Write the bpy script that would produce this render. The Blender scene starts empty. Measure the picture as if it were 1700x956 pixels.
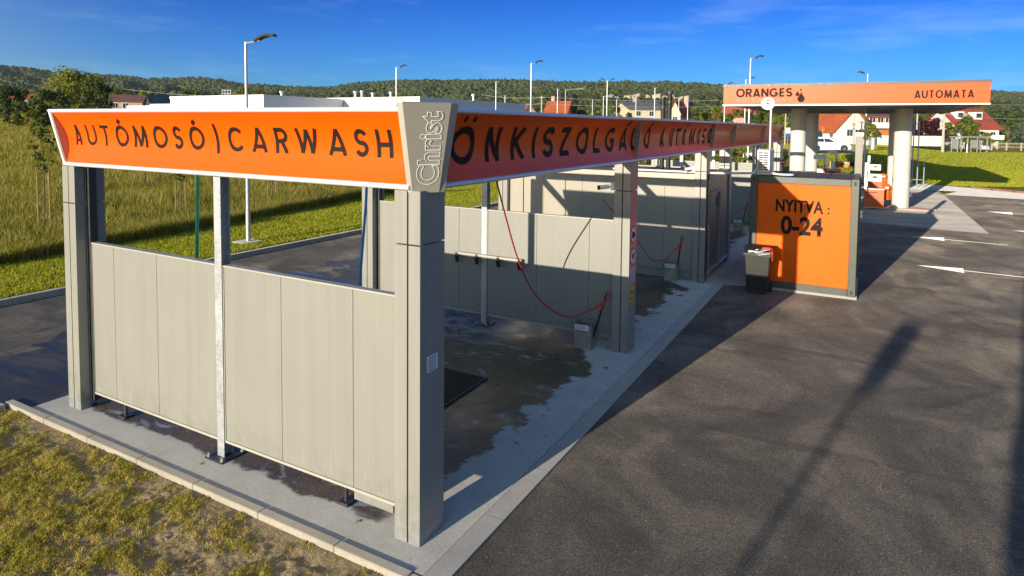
import bpy, bmesh, math, random
import numpy as np
from mathutils import Vector, Matrix
R = math.radians
random.seed(7)
rng = np.random.default_rng(7)
scene = bpy.context.scene
col = scene.collection

# ------------------------------------------------------------------ camera, sky, sun, exposure
W_PX, H_PX = 1700.0, 956.0
FPX, PX, PY = 1061.356, 858.682, 268.468
YAW, PITCH, ROLL = R(28.7264), R(3.2118), R(0.5925)
CAM = Vector((3.3974, -4.4492, 3.8))
FW = Vector((-math.sin(YAW)*math.cos(PITCH), math.cos(YAW)*math.cos(PITCH), -math.sin(PITCH)))
RT = Vector((math.cos(YAW), math.sin(YAW), 0))
UP = RT.cross(FW)
RT2 = RT*math.cos(ROLL) + UP*math.sin(ROLL)
UP2 = -RT*math.sin(ROLL) + UP*math.cos(ROLL)
cd = bpy.data.cameras.new('camera')
cam = bpy.data.objects.new('camera', cd); col.objects.link(cam)
cd.sensor_width = 36; cd.lens = 36*FPX/W_PX
cd.shift_x = (W_PX/2 - PX)/W_PX; cd.shift_y = (PY - H_PX/2)/W_PX
cd.clip_start = 0.05; cd.clip_end = 20000
m3 = Matrix((RT2, UP2, -FW)).transposed()
cam.matrix_world = Matrix.Translation(CAM) @ m3.to_4x4()
scene.camera = cam

SUN_AZ, SUN_EL = R(10.1), R(9.3)
sl = bpy.data.lights.new('sun', 'SUN'); sl.energy = 5.0; sl.angle = R(0.32); sl.color = (1.0, 0.87, 0.69)
so = bpy.data.objects.new('sun', sl); col.objects.link(so)
SDIR = Vector((math.sin(SUN_AZ)*math.cos(SUN_EL), math.cos(SUN_AZ)*math.cos(SUN_EL), -math.sin(SUN_EL)))
so.rotation_euler = SDIR.to_track_quat('-Z', 'Y').to_euler()
so.location = (-10, -30, 30)

wd = bpy.data.worlds.new('World'); scene.world = wd; wd.use_nodes = True
nt = wd.node_tree; nt.nodes.clear()
wo = nt.nodes.new('ShaderNodeOutputWorld'); bg = nt.nodes.new('ShaderNodeBackground')
sky = nt.nodes.new('ShaderNodeTexSky'); sky.sky_type = 'NISHITA'; sky.sun_disc = False
sky.sun_elevation = SUN_EL; sky.sun_rotation = R(190.1); sky.air_density = 1.0; sky.dust_density = 0.3; sky.ozone_density = 3.0
# colour grade of the sky: deep blue away from the sun and overhead, paler at the horizon, natural on the sun's side
tc = nt.nodes.new('ShaderNodeTexCoord'); sx = nt.nodes.new('ShaderNodeSeparateXYZ'); nt.links.new(tc.outputs['Generated'], sx.inputs[0])
def mrange(src, a, b):
    n = nt.nodes.new('ShaderNodeMapRange'); n.interpolation_type = 'SMOOTHSTEP'; n.inputs['From Min'].default_value = a; n.inputs['From Max'].default_value = b
    nt.links.new(src, n.inputs['Value']); return n.outputs[0]
def cmix(f, a, b, mode='MIX'):
    n = nt.nodes.new('ShaderNodeMix'); n.data_type = 'RGBA'; n.blend_type = mode
    for i, v in ((0, f), (6, a), (7, b)):
        if isinstance(v, bpy.types.NodeSocket): nt.links.new(v, n.inputs[i])
        elif isinstance(v, tuple): n.inputs[i].default_value = (*v, 1)
        else: n.inputs[i].default_value = v
    return n.outputs[2]
dp = nt.nodes.new('ShaderNodeVectorMath'); dp.operation = 'DOT_PRODUCT'; nt.links.new(tc.outputs['Generated'], dp.inputs[0]); dp.inputs[1].default_value = (math.sin(SUN_AZ), math.cos(SUN_AZ), 0)
deep = cmix(mrange(sx.outputs[2], 0.0, 0.24), (0.17, 0.73, 1.60), (0.0, 0.33, 1.20))
deep = cmix(mrange(sx.outputs[2], 0.30, 0.75), deep, (0.42, 0.74, 1.22))
grade = cmix(mrange(dp.outputs['Value'], -0.35, 0.45), (1.45, 1.45, 1.45), deep)
graded = cmix(1.0, sky.outputs[0], grade, 'MULTIPLY')
# thin cirrus: soft streaks high in the sky
mp = nt.nodes.new('ShaderNodeMapping'); mp.inputs['Scale'].default_value = (2.2, 1.2, 13); mp.inputs['Rotation'].default_value = (0.10, 0.12, 0.5)
nt.links.new(tc.outputs['Generated'], mp.inputs['Vector'])
nz = nt.nodes.new('ShaderNodeTexNoise'); nz.inputs['Scale'].default_value = 1.6; nz.inputs['Detail'].default_value = 9; nz.inputs['Roughness'].default_value = 0.62
nt.links.new(mp.outputs[0], nz.inputs['Vector'])
cr = nt.nodes.new('ShaderNodeValToRGB'); cr.color_ramp.elements[0].position = 0.50; cr.color_ramp.elements[0].color = (0, 0, 0, 1)
cr.color_ramp.elements[1].position = 0.85; cr.color_ramp.elements[1].color = (0.30, 0.30, 0.30, 1)
nt.links.new(nz.outputs[0], cr.inputs[0])
mx = nt.nodes.new('ShaderNodeMix'); mx.data_type = 'RGBA'
nt.links.new(cr.outputs[0], mx.inputs[0]); nt.links.new(graded, mx.inputs[6]); mx.inputs[7].default_value = (5.5, 7.0, 9.0, 1)
nt.links.new(mx.outputs[2], bg.inputs[0]); bg.inputs[1].default_value = 0.09
nt.links.new(bg.outputs[0], wo.inputs[0])

vs = scene.view_settings
vs.view_transform = 'Standard'; vs.look = 'None'; vs.gamma = 1; vs.exposure = 0.58; vs.use_curve_mapping = False
scene.cycles.max_bounces = 8
scene.cycles.use_denoising = True

# ------------------------------------------------------------------ geometry of the view (pixels of the photo to points at a real distance)
def ray(u, v): return FW + RT2*((u-PX)/FPX) - UP2*((v-PY)/FPX)
def at(u, v, d): return CAM + ray(u, v)*d
def onZ(u, v, z=0.0):
    r = ray(u, v); return CAM + r*((z-CAM.z)/r.z)
def onY(u, v, y):
    r = ray(u, v); return CAM + r*((y-CAM.y)/r.y)
def proj(p):
    q = Vector(p)-CAM; w = q.dot(FW); return PX+FPX*q.dot(RT2)/w, PY-FPX*q.dot(UP2)/w
def onX(u, v, x):
    r = ray(u, v); return CAM + r*((x-CAM.x)/r.x)
def hor(u): return 208.9 + (u-859)*0.01035
def sstep(a, b, x):
    t = min(1, max(0, (x-a)/(b-a))); return t*t*(3-2*t)
def ground_h(x, y):
    p = Vector((x, y, 0)) - Vector((CAM.x, CAM.y, 0))
    d = p.dot(Vector((FW.x, FW.y, 0)).normalized()); l = p.dot(RT)
    s = l/max(d, 1.0)
    h = -0.045 if d > 40 else -0.30
    if x < -12.1 and d > 0: h = 0.10
    if d <= 5: return h
    wl = 1 - sstep(-0.42, -0.25, s)
    h += wl*0.05*max(0, min(d, 190)-45)
    wr = sstep(0.28, 0.40, s)*(1 - sstep(0.55, 0.70, s))
    h += wr*1.40*sstep(47, 63, d)
    h += sstep(0.55, 0.70, s)*0.35*sstep(60, 105, d)
    h += 6.0*sstep(150, 420, d)
    return h
def gpt(u, d):
    p = at(u, hor(u), d); return Vector((p.x, p.y, ground_h(p.x, p.y)))
def ztop(u, v, d): return at(u, v, d).z

# ------------------------------------------------------------------ mesh building
class MB:
    def __init__(s): s.v = []; s.f = []
    def add(s, vs, fs):
        o = len(s.v); s.v += [tuple(p) for p in vs]; s.f += [tuple(i+o for i in f) for f in fs]; return s
    def box(s, x0, x1, y0, y1, z0, z1):
        return s.add([(x0,y0,z0),(x1,y0,z0),(x1,y1,z0),(x0,y1,z0),(x0,y0,z1),(x1,y0,z1),(x1,y1,z1),(x0,y1,z1)],
                     [(0,3,2,1),(4,5,6,7),(0,1,5,4),(1,2,6,5),(2,3,7,6),(3,0,4,7)])
    def obox(s, c, sx, sy, sz, rz=0, rx=0, ry=0):
        m = Matrix.Translation(c) @ Matrix.Rotation(rz,4,'Z') @ Matrix.Rotation(ry,4,'Y') @ Matrix.Rotation(rx,4,'X')
        q = [m @ Vector((a*sx/2, b*sy/2, e*sz/2)) for e in (-1,1) for a,b in ((-1,-1),(1,-1),(1,1),(-1,1))]
        return s.add(q, [(0,3,2,1),(4,5,6,7),(0,1,5,4),(1,2,6,5),(2,3,7,6),(3,0,4,7)])
    def tube(s, pts, r, n=8, caps=True):
        pts = [Vector(p) for p in pts]; k = len(pts)
        rs = r if isinstance(r, (list, tuple)) else [r]*k
        o = len(s.v); t0 = (pts[1]-pts[0]).normalized()
        nrm = t0.orthogonal().normalized()
        for i, p in enumerate(pts):
            t = (pts[min(i+1,k-1)] - pts[max(i-1,0)]).normalized()
            nrm = (nrm - t*nrm.dot(t)).normalized(); b = t.cross(nrm)
            for j in range(n):
                a = 2*math.pi*j/n; s.v.append(tuple(p + (nrm*math.cos(a) + b*math.sin(a))*rs[i]))
        for i in range(k-1):
            for j in range(n):
                a = o+i*n+j; b2 = o+i*n+(j+1)%n; s.f.append((a, b2, b2+n, a+n))
        if caps: s.f.append(tuple(o+j for j in reversed(range(n)))); s.f.append(tuple(o+(k-1)*n+j for j in range(n)))
        return s
    def cyl(s, c, r, z0, z1, n=24, r1=None):
        return s.tube([(c[0],c[1],z0),(c[0],c[1],z1)], [r, r if r1 is None else r1], n)
    def prism(s, poly, f, t0, t1):
        """poly: 2d outline (counter-clockwise seen from +t); f(a,b,t) -> xyz"""
        n = len(poly)
        vs = [f(a,b,t0) for a,b in poly] + [f(a,b,t1) for a,b in poly]
        fs = [tuple(reversed(range(n))), tuple(range(n,2*n))] + [(i,(i+1)%n,n+(i+1)%n,n+i) for i in range(n)]
        return s.add(vs, fs)
    def lathe(s, prof, c, n=24):
        o = len(s.v); k = len(prof)
        for r, z in prof:
            for j in range(n):
                a = 2*math.pi*j/n; s.v.append((c[0]+r*math.cos(a), c[1]+r*math.sin(a), c[2]+z))
        for i in range(k-1):
            for j in range(n):
                a = o+i*n+j; b = o+i*n+(j+1)%n; s.f.append((a,b,b+n,a+n))
        return s
    def mesh(s, name):
        me = bpy.data.meshes.new(name); me.from_pydata(s.v, [], s.f); me.update(); return me
    def build(s, name, mat, parent=None, smooth=False, bevel=0.0, recalc=True):
        me = s.mesh(name)
        if recalc:
            bm = bmesh.new(); bm.from_mesh(me); bmesh.ops.recalc_face_normals(bm, faces=bm.faces); bm.to_mesh(me); bm.free()
        return link(name, me, mat, parent, smooth, bevel)
def link(name, me, mat, parent=None, smooth=False, bevel=0.0):
    o = bpy.data.objects.new(name, me); col.objects.link(o)
    if mat: me.materials.append(mat)
    if smooth:
        me.polygons.foreach_set('use_smooth', [True]*len(me.polygons)); me.set_sharp_from_angle(angle=R(40))
    if bevel:
        b = o.modifiers.new('bevel', 'BEVEL'); b.width = bevel; b.segments = 2; b.limit_method = 'ANGLE'
    if parent:
        o.parent = parent; o.matrix_parent_inverse = (top_matrix(parent)).inverted()
    return o
def top_matrix(o):
    m = Matrix.Translation(o.location) @ o.rotation_euler.to_matrix().to_4x4()
    if o.parent: m = top_matrix(o.parent) @ o.matrix_parent_inverse @ m
    return m
def tag(o, label=None, cat=None, group=None, kind=None):
    if label: o['label'] = label
    if cat: o['category'] = cat
    if group: o['group'] = group
    if kind: o['kind'] = kind
    return o
def empty(name, loc, label=None, cat=None, group=None):
    o = bpy.data.objects.new(name, None); col.objects.link(o); o.location = loc; o.empty_display_size = 0.2
    return tag(o, label, cat, group)
def clone(root, loc=None, label=None, rz=None):
    c = root.copy(); col.objects.link(c)
    def rec(src, dst):
        for ch in list(src.children):
            k = ch.copy(); col.objects.link(k); k.parent = dst; rec(ch, k)
    rec(root, c)
    if loc is not None: c.location = loc
    if rz is not None: c.rotation_euler = (0, 0, rz)
    if label: c['label'] = label
    return c
def fast(name, V, Fc, mat, parent=None, smooth=False):
    V = np.ascontiguousarray(V, np.float32); Fc = np.ascontiguousarray(Fc, np.int32)
    me = bpy.data.meshes.new(name); n, k = Fc.shape
    me.vertices.add(len(V)); me.vertices.foreach_set('co', V.ravel())
    me.loops.add(n*k); me.loops.foreach_set('vertex_index', Fc.ravel())
    me.polygons.add(n); me.polygons.foreach_set('loop_start', np.arange(0, n*k, k, dtype=np.int32))
    try: me.polygons.foreach_set('loop_total', np.full(n, k, np.int32))
    except Exception: pass
    if smooth: me.polygons.foreach_set('use_smooth', np.ones(n, bool))
    me.update(calc_edges=True)
    o = bpy.data.objects.new(name, me); col.objects.link(o); me.materials.append(mat)
    if parent:
        o.parent = parent; o.matrix_parent_inverse = top_matrix(parent).inverted()
    return o

# ------------------------------------------------------------------ materials
class Mat:
    def __init__(s, name, rough=0.6, color=(0.5,0.5,0.5), metal=0.0, spec=0.5, coat=0.0):
        s.m = bpy.data.materials.new(name); s.m.use_nodes = True; s.t = s.m.node_tree
        s.b = s.t.nodes['Principled BSDF']; s.out = s.t.nodes['Material Output']
        s.set('Base Color', color); s.set('Roughness', rough); s.set('Metallic', metal)
        s.set('Specular IOR Level', spec); s.set('Coat Weight', coat)
        if coat: s.set('Coat Roughness', 0.04)
        s._pos = None
    def rough_diffuse(s, v=1.0):
        s.b.inputs['Diffuse Roughness'].default_value = v; return s
    def set(s, k, v):
        i = s.b.inputs[k]
        if isinstance(v, bpy.types.NodeSocket): s.t.links.new(v, i)
        elif isinstance(v, (tuple, list)) and len(v) == 3: i.default_value = (*v, 1)
        else: i.default_value = v
        return s
    def n(s, typ, ins=(), **at_):
        nd = s.t.nodes.new(typ)
        for k, v in at_.items(): setattr(nd, k, v)
        for k, v in dict(ins).items():
            i = nd.inputs[k]
            if isinstance(v, bpy.types.NodeSocket): s.t.links.new(v, i)
            elif isinstance(v, (tuple, list)) and len(v) == 3 and i.type == 'RGBA': i.default_value = (*v, 1)
            else: i.default_value = v
        return nd
    @property
    def pos(s):
        if not s._pos: s._pos = s.n('ShaderNodeNewGeometry')
        return s._pos.outputs['Position']
    def island(s):
        s.pos; return s._pos.outputs['Random Per Island']
    def objrand(s): return s.n('ShaderNodeObjectInfo').outputs['Random']
    def xyz(s):
        o = s.n('ShaderNodeSeparateXYZ', {0: s.pos}).outputs; return o[0], o[1], o[2]
    def mapped(s, scale=(1,1,1), loc=(0,0,0), rot=(0,0,0)):
        return s.n('ShaderNodeMapping', {'Vector': s.pos, 'Scale': scale, 'Location': loc, 'Rotation': rot}).outputs[0]
    def noise(s, scale, detail=4, rough=0.55, vec=None, dist=0.0):
        return s.n('ShaderNodeTexNoise', {'Vector': vec or s.pos, 'Scale': scale, 'Detail': detail, 'Roughness': rough, 'Distortion': dist}).outputs[0]
    def ramp(s, fac, stops):
        nd = s.n('ShaderNodeValToRGB', {0: fac}); e = nd.color_ramp.elements
        while len(e) < len(stops): e.new(0.5)
        for el, (p, c) in zip(e, stops):
            el.position = p; el.color = (*c, 1) if isinstance(c, tuple) else (c, c, c, 1)
        return nd.outputs[0]
    def mix(s, fac, a, b, mode='MIX'):
        nd = s.n('ShaderNodeMix', data_type='RGBA', blend_type=mode)
        for i, v in ((0, fac), (6, a), (7, b)):
            k = nd.inputs[i]
            if isinstance(v, bpy.types.NodeSocket): s.t.links.new(v, k)
            elif isinstance(v, tuple): k.default_value = (*v, 1)
            elif i: k.default_value = (v, v, v, 1)
            else: k.default_value = v
        return nd.outputs[2]
    def math(s, op, a, b=0.0, clamp=False):
        return s.n('ShaderNodeMath', {0: a, 1: b}, operation=op, use_clamp=clamp).outputs[0]
    def step(s, a, b, x):
        return s.n('ShaderNodeMapRange', {'Value': x, 'From Min': a, 'From Max': b, 'To Min': 0.0, 'To Max': 1.0}, interpolation_type='SMOOTHSTEP').outputs[0]
    def bump(s, h, strength=0.3, dist=0.01):
        s.set('Normal', s.n('ShaderNodeBump', {'Height': h, 'Strength': strength, 'Distance': dist}).outputs[0]); return s

def simple(name, c, rough=0.5, metal=0.0, spec=0.5, coat=0.0, dirt=0.12, scale=6.0, bump=0.0):
    """a paint or plastic with faint uneven wear"""
    m = Mat(name, rough, c, metal, spec, coat)
    f = m.noise(scale, 6, 0.65)
    k = m.ramp(f, [(0.3, 1-dirt), (0.7, 1.0)])
    m.set('Base Color', m.mix(1.0, c, k, 'MULTIPLY'))
    m.set('Roughness', m.math('ADD', m.math('MULTIPLY', m.math('SUBTRACT', f, 0.5), 0.3), rough, clamp=True))
    if bump: m.bump(m.noise(scale*6, 3), bump, 0.004)
    return m.m
def sandwich(name, c, period=0.055, axis=0, rough=0.42, spec=0.4):
    """metal faced sandwich panel: fine vertical micro profile, slight dirt, run marks"""
    m = Mat(name, rough, c, spec=spec)
    x, y, z = m.xyz(); a = (x, y)[axis]
    w = m.math('SINE', m.math('MULTIPLY', a, 2*math.pi/period))
    w2 = m.step(0.55, 0.95, w)
    st = m.noise(1.0, 5, 0.6, m.mapped((9, 9, 0.35)))
    cl = m.noise(0.9, 4)
    k = m.math('MULTIPLY', m.ramp(st, [(0.25, 0.955), (0.65, 1.0)]), m.ramp(cl, [(0.3, 0.93), (0.7, 1.0)]))
    k = m.math('MULTIPLY', k, m.math('SUBTRACT', 1.0, m.math('MULTIPLY', w2, 0.05)))
    splash = m.math('MULTIPLY', m.step(0.75, 0.15, z), m.step(0.42, 0.62, m.noise(3.5, 6, 0.7)))
    k2 = m.math('SUBTRACT', k, m.math('MULTIPLY', splash, 0.12))
    m.set('Base Color', m.mix(1.0, c, k2, 'MULTIPLY'))
    m.set('Roughness', m.ramp(st, [(0.2, rough-0.08), (0.8, rough+0.12)]))
    m.bump(w, 0.25, 0.0012)
    return m.m
PANEL = sandwich('panel_sheet', (0.255, 0.259, 0.230))
PANELY = sandwich('panel_sheet_side', (0.30, 0.28, 0.24), axis=1)
ROOMSHEET = sandwich('room_sheet', (0.33, 0.305, 0.255), 0.075)

def cladding():
    m = Mat('cladding', 0.34, (0.268, 0.270, 0.243))
    st = m.noise(1.0, 5, 0.6, m.mapped((10, 10, 0.5))); x, y, z = m.xyz()
    k = m.ramp(st, [(0.25, 0.86), (0.7, 1.0)])
    low = m.math('MULTIPLY', m.step(0.9, 0.05, z), m.step(0.35, 0.65, m.noise(5, 6, 0.7)))
    k = m.math('SUBTRACT', k, m.math('MULTIPLY', low, 0.2))
    m.set('Base Color', m.mix(1.0, (0.268, 0.270, 0.243), k, 'MULTIPLY'))
    m.set('Roughness', m.ramp(st, [(0.2, 0.26), (0.8, 0.42)]))
    m.bump(m.noise(1.3, 2), 0.08, 0.01)
    return m.m
CLAD = cladding()
SKIRT = simple('pillar_skirt', (0.30, 0.31, 0.31), 0.45, 0.2, dirt=0.3)

def galv():
    m = Mat('galvanised', 0.42, (0.42, 0.44, 0.46), 0.35)
    v = m.n('ShaderNodeTexVoronoi', {'Vector': m.pos, 'Scale': 45.0}).outputs['Color']
    sp = m.n('ShaderNodeSeparateColor', {0: v}).outputs[0]
    n = m.noise(4, 5, 0.65)
    k = m.math('ADD', m.math('MULTIPLY', sp, 0.22), m.ramp(n, [(0.25, 0.55), (0.75, 0.85)]))
    m.set('Base Color', m.mix(1.0, (0.50, 0.53, 0.56), k, 'MULTIPLY'))
    m.set('Roughness', m.ramp(n, [(0.2, 0.32), (0.8, 0.58)]))
    return m.m
GALV = galv()
def wetc():
    """concrete wash floor: dry light edge, dark wet middle with suds"""
    m = Mat('wash_floor', 0.8, (0.3, 0.3, 0.3))
    x, y, z = m.xyz()
    e = m.noise(1.5, 5, 0.6); e2 = m.noise(9.0, 4, 0.6)
    wob = m.math('ADD', m.math('MULTIPLY', m.math('SUBTRACT', e, 0.5), 1.5), m.math('MULTIPLY', m.math('SUBTRACT', e2, 0.5), 0.22))
    dx = m.math('ADD', m.math('SUBTRACT', -0.38, x), wob)            # inside when x < -0.38
    dy = m.math('ADD', m.math('SUBTRACT', y, 0.13), m.math('MULTIPLY', wob, 0.35))
    dl = m.math('ADD', m.math('SUBTRACT', x, -5.75), m.math('MULTIPLY', wob, 0.6))
    d = m.math('MINIMUM', m.math('MINIMUM', dx, m.math('MULTIPLY', dy, 2.0)), dl)
    # dry patches about the pillar feet
    dp = None
    for cx, cy, r in ((0.0, 0.2, 0.62), (0.0, 5.75, 0.75), (0.0, 11.4, 0.8)):
        q = m.n('ShaderNodeVectorMath', {0: m.pos, 1: (cx, cy, 0.0)}, operation='DISTANCE').outputs['Value']
        q = m.math('SUBTRACT', q, r); dp = q if dp is None else m.math('MINIMUM', dp, q)
    d = m.math('MINIMUM', d, m.math('ADD', dp, m.math('MULTIPLY', wob, 0.4)))
    spots = m.math('MULTIPLY', m.step(0.66, 0.70, m.noise(3.2, 3, 0.5)), m.step(-0.55, -0.2, d))
    wet = m.math('MAXIMUM', m.step(-0.05, 0.08, d), spots)
    edge = m.math('MULTIPLY', wet, m.step(0.35, 0.02, d))
    n1 = m.noise(2.2, 6, 0.6); n2 = m.noise(38, 4, 0.6)
    dry = m.mix(0.35, m.ramp(n1, [(0.3, (0.40, 0.385, 0.35)), (0.7, (0.54, 0.515, 0.465))]), m.ramp(n2, [(0.3, (0.30, 0.29, 0.265)), (0.7, (0.60, 0.58, 0.53))]))
    wcol = m.mix(m.ramp(m.noise(0.75, 5, 0.6), [(0.35, 0.0), (0.62, 1.0)]), (0.075, 0.056, 0.032), (0.17, 0.125, 0.066))
    wcol = m.mix(m.step(0.35, 0.75, n2), wcol, (0.035, 0.030, 0.024))
    suds = m.noise(2.1, 9, 0.72, m.mapped((1.0, 1.7, 1.0)), 0.8)
    suds_b = m.noise(0.55, 3)
    sf = m.math('MULTIPLY', m.math('MULTIPLY', m.step(0.54, 0.64, suds), m.step(0.43, 0.55, suds_b)), wet)
    far = m.math('MULTIPLY', m.step(3.6, 5.4, y), m.step(-1.7, -3.0, x))     # pale soapy film at the foot of the partition
    sf = m.math('MAXIMUM', sf, m.math('MULTIPLY', m.math('MULTIPLY', far, m.step(0.40, 0.62, suds)), 0.75))
    c = m.mix(wet, dry, wcol); c = m.mix(m.math('MULTIPLY', sf, 0.8), c, (0.36, 0.40, 0.43))
    c = m.mix(m.math('MULTIPLY', edge, 0.3), c, (0.07, 0.065, 0.06))
    m.set('Base Color', c)
    puddle = m.ramp(m.noise(1.1, 4), [(0.45, 0.45), (0.66, 0.2)])
    m.set('Roughness', m.mix(wet, 0.85, m.math('MAXIMUM', puddle, m.math('MULTIPLY', far, 0.6))))
    m.set('Specular IOR Level', m.mix(wet, 0.3, 0.32))
    h = m.mix(wet, n2, m.noise(9, 3))
    m.rough_diffuse(); m.set('Normal', m.n('ShaderNodeBump', {'Height': h, 'Strength': m.math('SUBTRACT', 0.22, m.math('MULTIPLY', wet, 0.13)), 'Distance': 0.006}).outputs[0])
    return m.m
WASHFLOOR = wetc()
def concrete(name, c, s=30, rough=0.85):
    m = Mat(name, rough, c)
    n1 = m.noise(1.7, 6, 0.6); n2 = m.noise(s*2, 4, 0.6)
    k = m.math('MULTIPLY', m.ramp(n1, [(0.25, 0.72), (0.7, 1.0)]), m.ramp(n2, [(0.25, 0.78), (0.75, 1.08)]))
    m.set('Base Color', m.mix(1.0, c, k, 'MULTIPLY')); m.bump(n2, 0.3, 0.004).rough_diffuse()
    return m.m
KERB = concrete('kerb_concrete', (0.52, 0.47, 0.38))
CURBSTONE = concrete('edging_concrete', (0.46, 0.44, 0.39))
SLABLIGHT = concrete('pale_concrete', (0.50, 0.49, 0.46))
def asphalt():
    m = Mat('asphalt', 0.85, (0.1, 0.1, 0.1)); x, y, z = m.xyz()
    big = m.noise(0.42, 7, 0.62, m.mapped((1, 0.62, 1), rot=(0, 0, 0.5)), 1.6)
    mid = m.noise(1.7, 7, 0.66); gr = m.noise(95, 3, 0.75)
    c = m.ramp(big, [(0.40, (0.034, 0.031, 0.027)), (0.5, (0.095, 0.085, 0.072)), (0.60, (0.27, 0.238, 0.192))])
    c = m.mix(0.35, c, m.ramp(mid, [(0.38, (0.042, 0.038, 0.033)), (0.62, (0.17, 0.152, 0.125))]))
    c = m.mix(0.55, c, m.ramp(gr, [(0.36, (0.025, 0.023, 0.020)), (0.5, (0.10, 0.089, 0.075)), (0.63, (0.42, 0.37, 0.30))]))
    vo = m.n('ShaderNodeTexVoronoi', {'Vector': m.pos, 'Scale': 17.0, 'Randomness': 1.0})
    stone = m.math('MULTIPLY', m.step(0.15, 0.09, vo.outputs['Distance']), m.step(0.72, 0.76, m.n('ShaderNodeSeparateColor', {0: vo.outputs['Color']}).outputs[0]))
    c = m.mix(m.math('MULTIPLY', stone, 0.8), c, m.ramp(m.n('ShaderNodeSeparateColor', {0: vo.outputs['Color']}).outputs[1], [(0.0, (0.36, 0.24, 0.12)), (0.5, (0.45, 0.42, 0.36))]))
    c = m.mix(1.0, c, m.ramp(m.noise(0.55, 6, 0.6, m.mapped((1, 0.75, 1), loc=(3, 1, 0), rot=(0, 0, 0.3)), 1.2), [(0.40, (0.80, 0.79, 0.78)), (0.5, (0.98, 0.96, 0.93)), (0.58, (1.32, 1.27, 1.18))]), 'MULTIPLY')
    cell = m.n('ShaderNodeSeparateColor', {0: m.n('ShaderNodeTexVoronoi', {'Vector': m.pos, 'Scale': 70.0}).outputs['Color']}).outputs[0]
    c = m.mix(1.0, c, m.ramp(cell, [(0.0, 0.72), (0.6, 1.0), (1.0, 1.4)]), 'MULTIPLY')
    # tyre marks: long dark bands where cars turn in
    ty = m.noise(0.8, 4, 0.6, m.mapped((0.16, 2.3, 1), rot=(0, 0, 0.12)), 0.5)
    c = m.mix(m.math('MULTIPLY', m.step(0.56, 0.70, ty), m.math('MULTIPLY', m.step(-4, 2, y), 0.5)), c, (0.045, 0.043, 0.042))
    wv = m.n('ShaderNodeVectorMath', {0: m.pos, 1: m.n('ShaderNodeVectorMath', {0: m.n('ShaderNodeTexNoise', {'Vector': m.pos, 'Scale': 0.9, 'Detail': 4.0}).outputs[1], 'Scale': 0.5}, operation='SCALE').outputs[0]}).outputs[0]
    for cx, cy, r, w in ((1.0, 9.4, 4.9, 0.06), (0.7, 9.6, 6.6, 0.07), (9.5, 1.0, 6.4, 0.05), (9.2, 0.3, 8.0, 0.05), (-6, -12, 15.5, 0.05)):
        q = m.n('ShaderNodeVectorMath', {0: wv, 1: (cx, cy, 0.0)}, operation='DISTANCE').outputs['Value']
        q = m.math('ABSOLUTE', m.math('SUBTRACT', q, r))
        c = m.mix(m.math('MULTIPLY', m.step(w*2.2, w*0.4, q), m.math('MULTIPLY', m.step(0.44, 0.64, m.noise(0.7, 4)), 0.36)), c, (0.035, 0.033, 0.031))
    # thin crack lines
    ck = m.n('ShaderNodeTexVoronoi', {'Vector': m.n('ShaderNodeVectorMath', {0: m.pos, 1: m.n('ShaderNodeTexNoise', {'Vector': m.pos, 'Scale': 1.5, 'Detail': 4.0}).outputs[1]}).outputs[0], 'Scale': 0.16}, feature='DISTANCE_TO_EDGE').outputs['Distance']
    c = m.mix(m.math('MULTIPLY', m.step(0.003, 0.001, ck), 0.3), c, (0.05, 0.046, 0.042))
    # wet run-off on the drive behind the bays
    e = m.noise(0.75, 6, 0.62, None, 0.4)
    lim = m.math('ADD', m.math('SUBTRACT', x, -9.4), m.math('MULTIPLY', m.math('SUBTRACT', e, 0.5), 9.0))
    wet = m.math('MULTIPLY', m.step(0.0, 0.18, lim), m.step(-6.0, -6.4, x)); wet = m.math('MULTIPLY', wet, m.step(14.0, 11.0, y))
    streak = m.noise(1.0, 6, 0.65, m.mapped((0.45, 3.2, 1)))
    wet2 = m.math('MULTIPLY', wet, m.ramp(streak, [(0.34, 0.45), (0.55, 1.0)]))
    c = m.mix(wet2, c, (0.026, 0.028, 0.033))
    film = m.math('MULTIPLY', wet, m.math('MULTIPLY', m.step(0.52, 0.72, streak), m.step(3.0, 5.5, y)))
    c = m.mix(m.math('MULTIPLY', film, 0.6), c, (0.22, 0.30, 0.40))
    m.set('Base Color', c)
    m.set('Roughness', m.math('SUBTRACT', 0.88, m.math('MULTIPLY', wet2, 0.48)))
    m.rough_diffuse(); m.set('Specular IOR Level', 0.35)
    h = m.math('ADD', gr, m.math('MULTIPLY', m.noise(240, 2), 0.6))
    m.set('Normal', m.n('ShaderNodeBump', {'Height': h, 'Strength': m.math('SUBTRACT', 0.75, m.math('MULTIPLY', wet2, 0.6)), 'Distance': 0.012}).outputs[0])
    return m.m
ASPHALT = asphalt()
ROADMAT = concrete('road_surface', (0.16, 0.155, 0.15), 4)
def paint(name, c):
    m = Mat(name, 0.6, c); n = m.noise(25, 6, 0.75)
    m.set('Base Color', m.mix(m.step(0.66, 0.76, n), c, (0.25, 0.24, 0.21))); m.rough_diffuse(); return m.m
ROADPAINT = paint('road_paint', (0.82, 0.80, 0.72))
def pavers(name, c1, c2, sc=5.0):
    m = Mat(name, 0.8, c1)
    b = m.n('ShaderNodeTexBrick', {'Vector': m.mapped(rot=(0,0,0.785)), 'Color1': c1, 'Color2': c2, 'Mortar': (0.12,0.115,0.10), 'Scale': sc, 'Mortar Size': 0.018, 'Bias': -0.2}).outputs[0]
    band = m.noise(1.0, 4, 0.6, m.mapped((0.25, 1.4, 1)))
    m.set('Base Color', m.mix(1.0, b, m.ramp(band, [(0.35, 0.62), (0.6, 1.0)]), 'MULTIPLY')); m.rough_diffuse(); return m.m
PAVER = pavers('grey_pavers', (0.40, 0.38, 0.34), (0.32, 0.305, 0.28))
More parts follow.
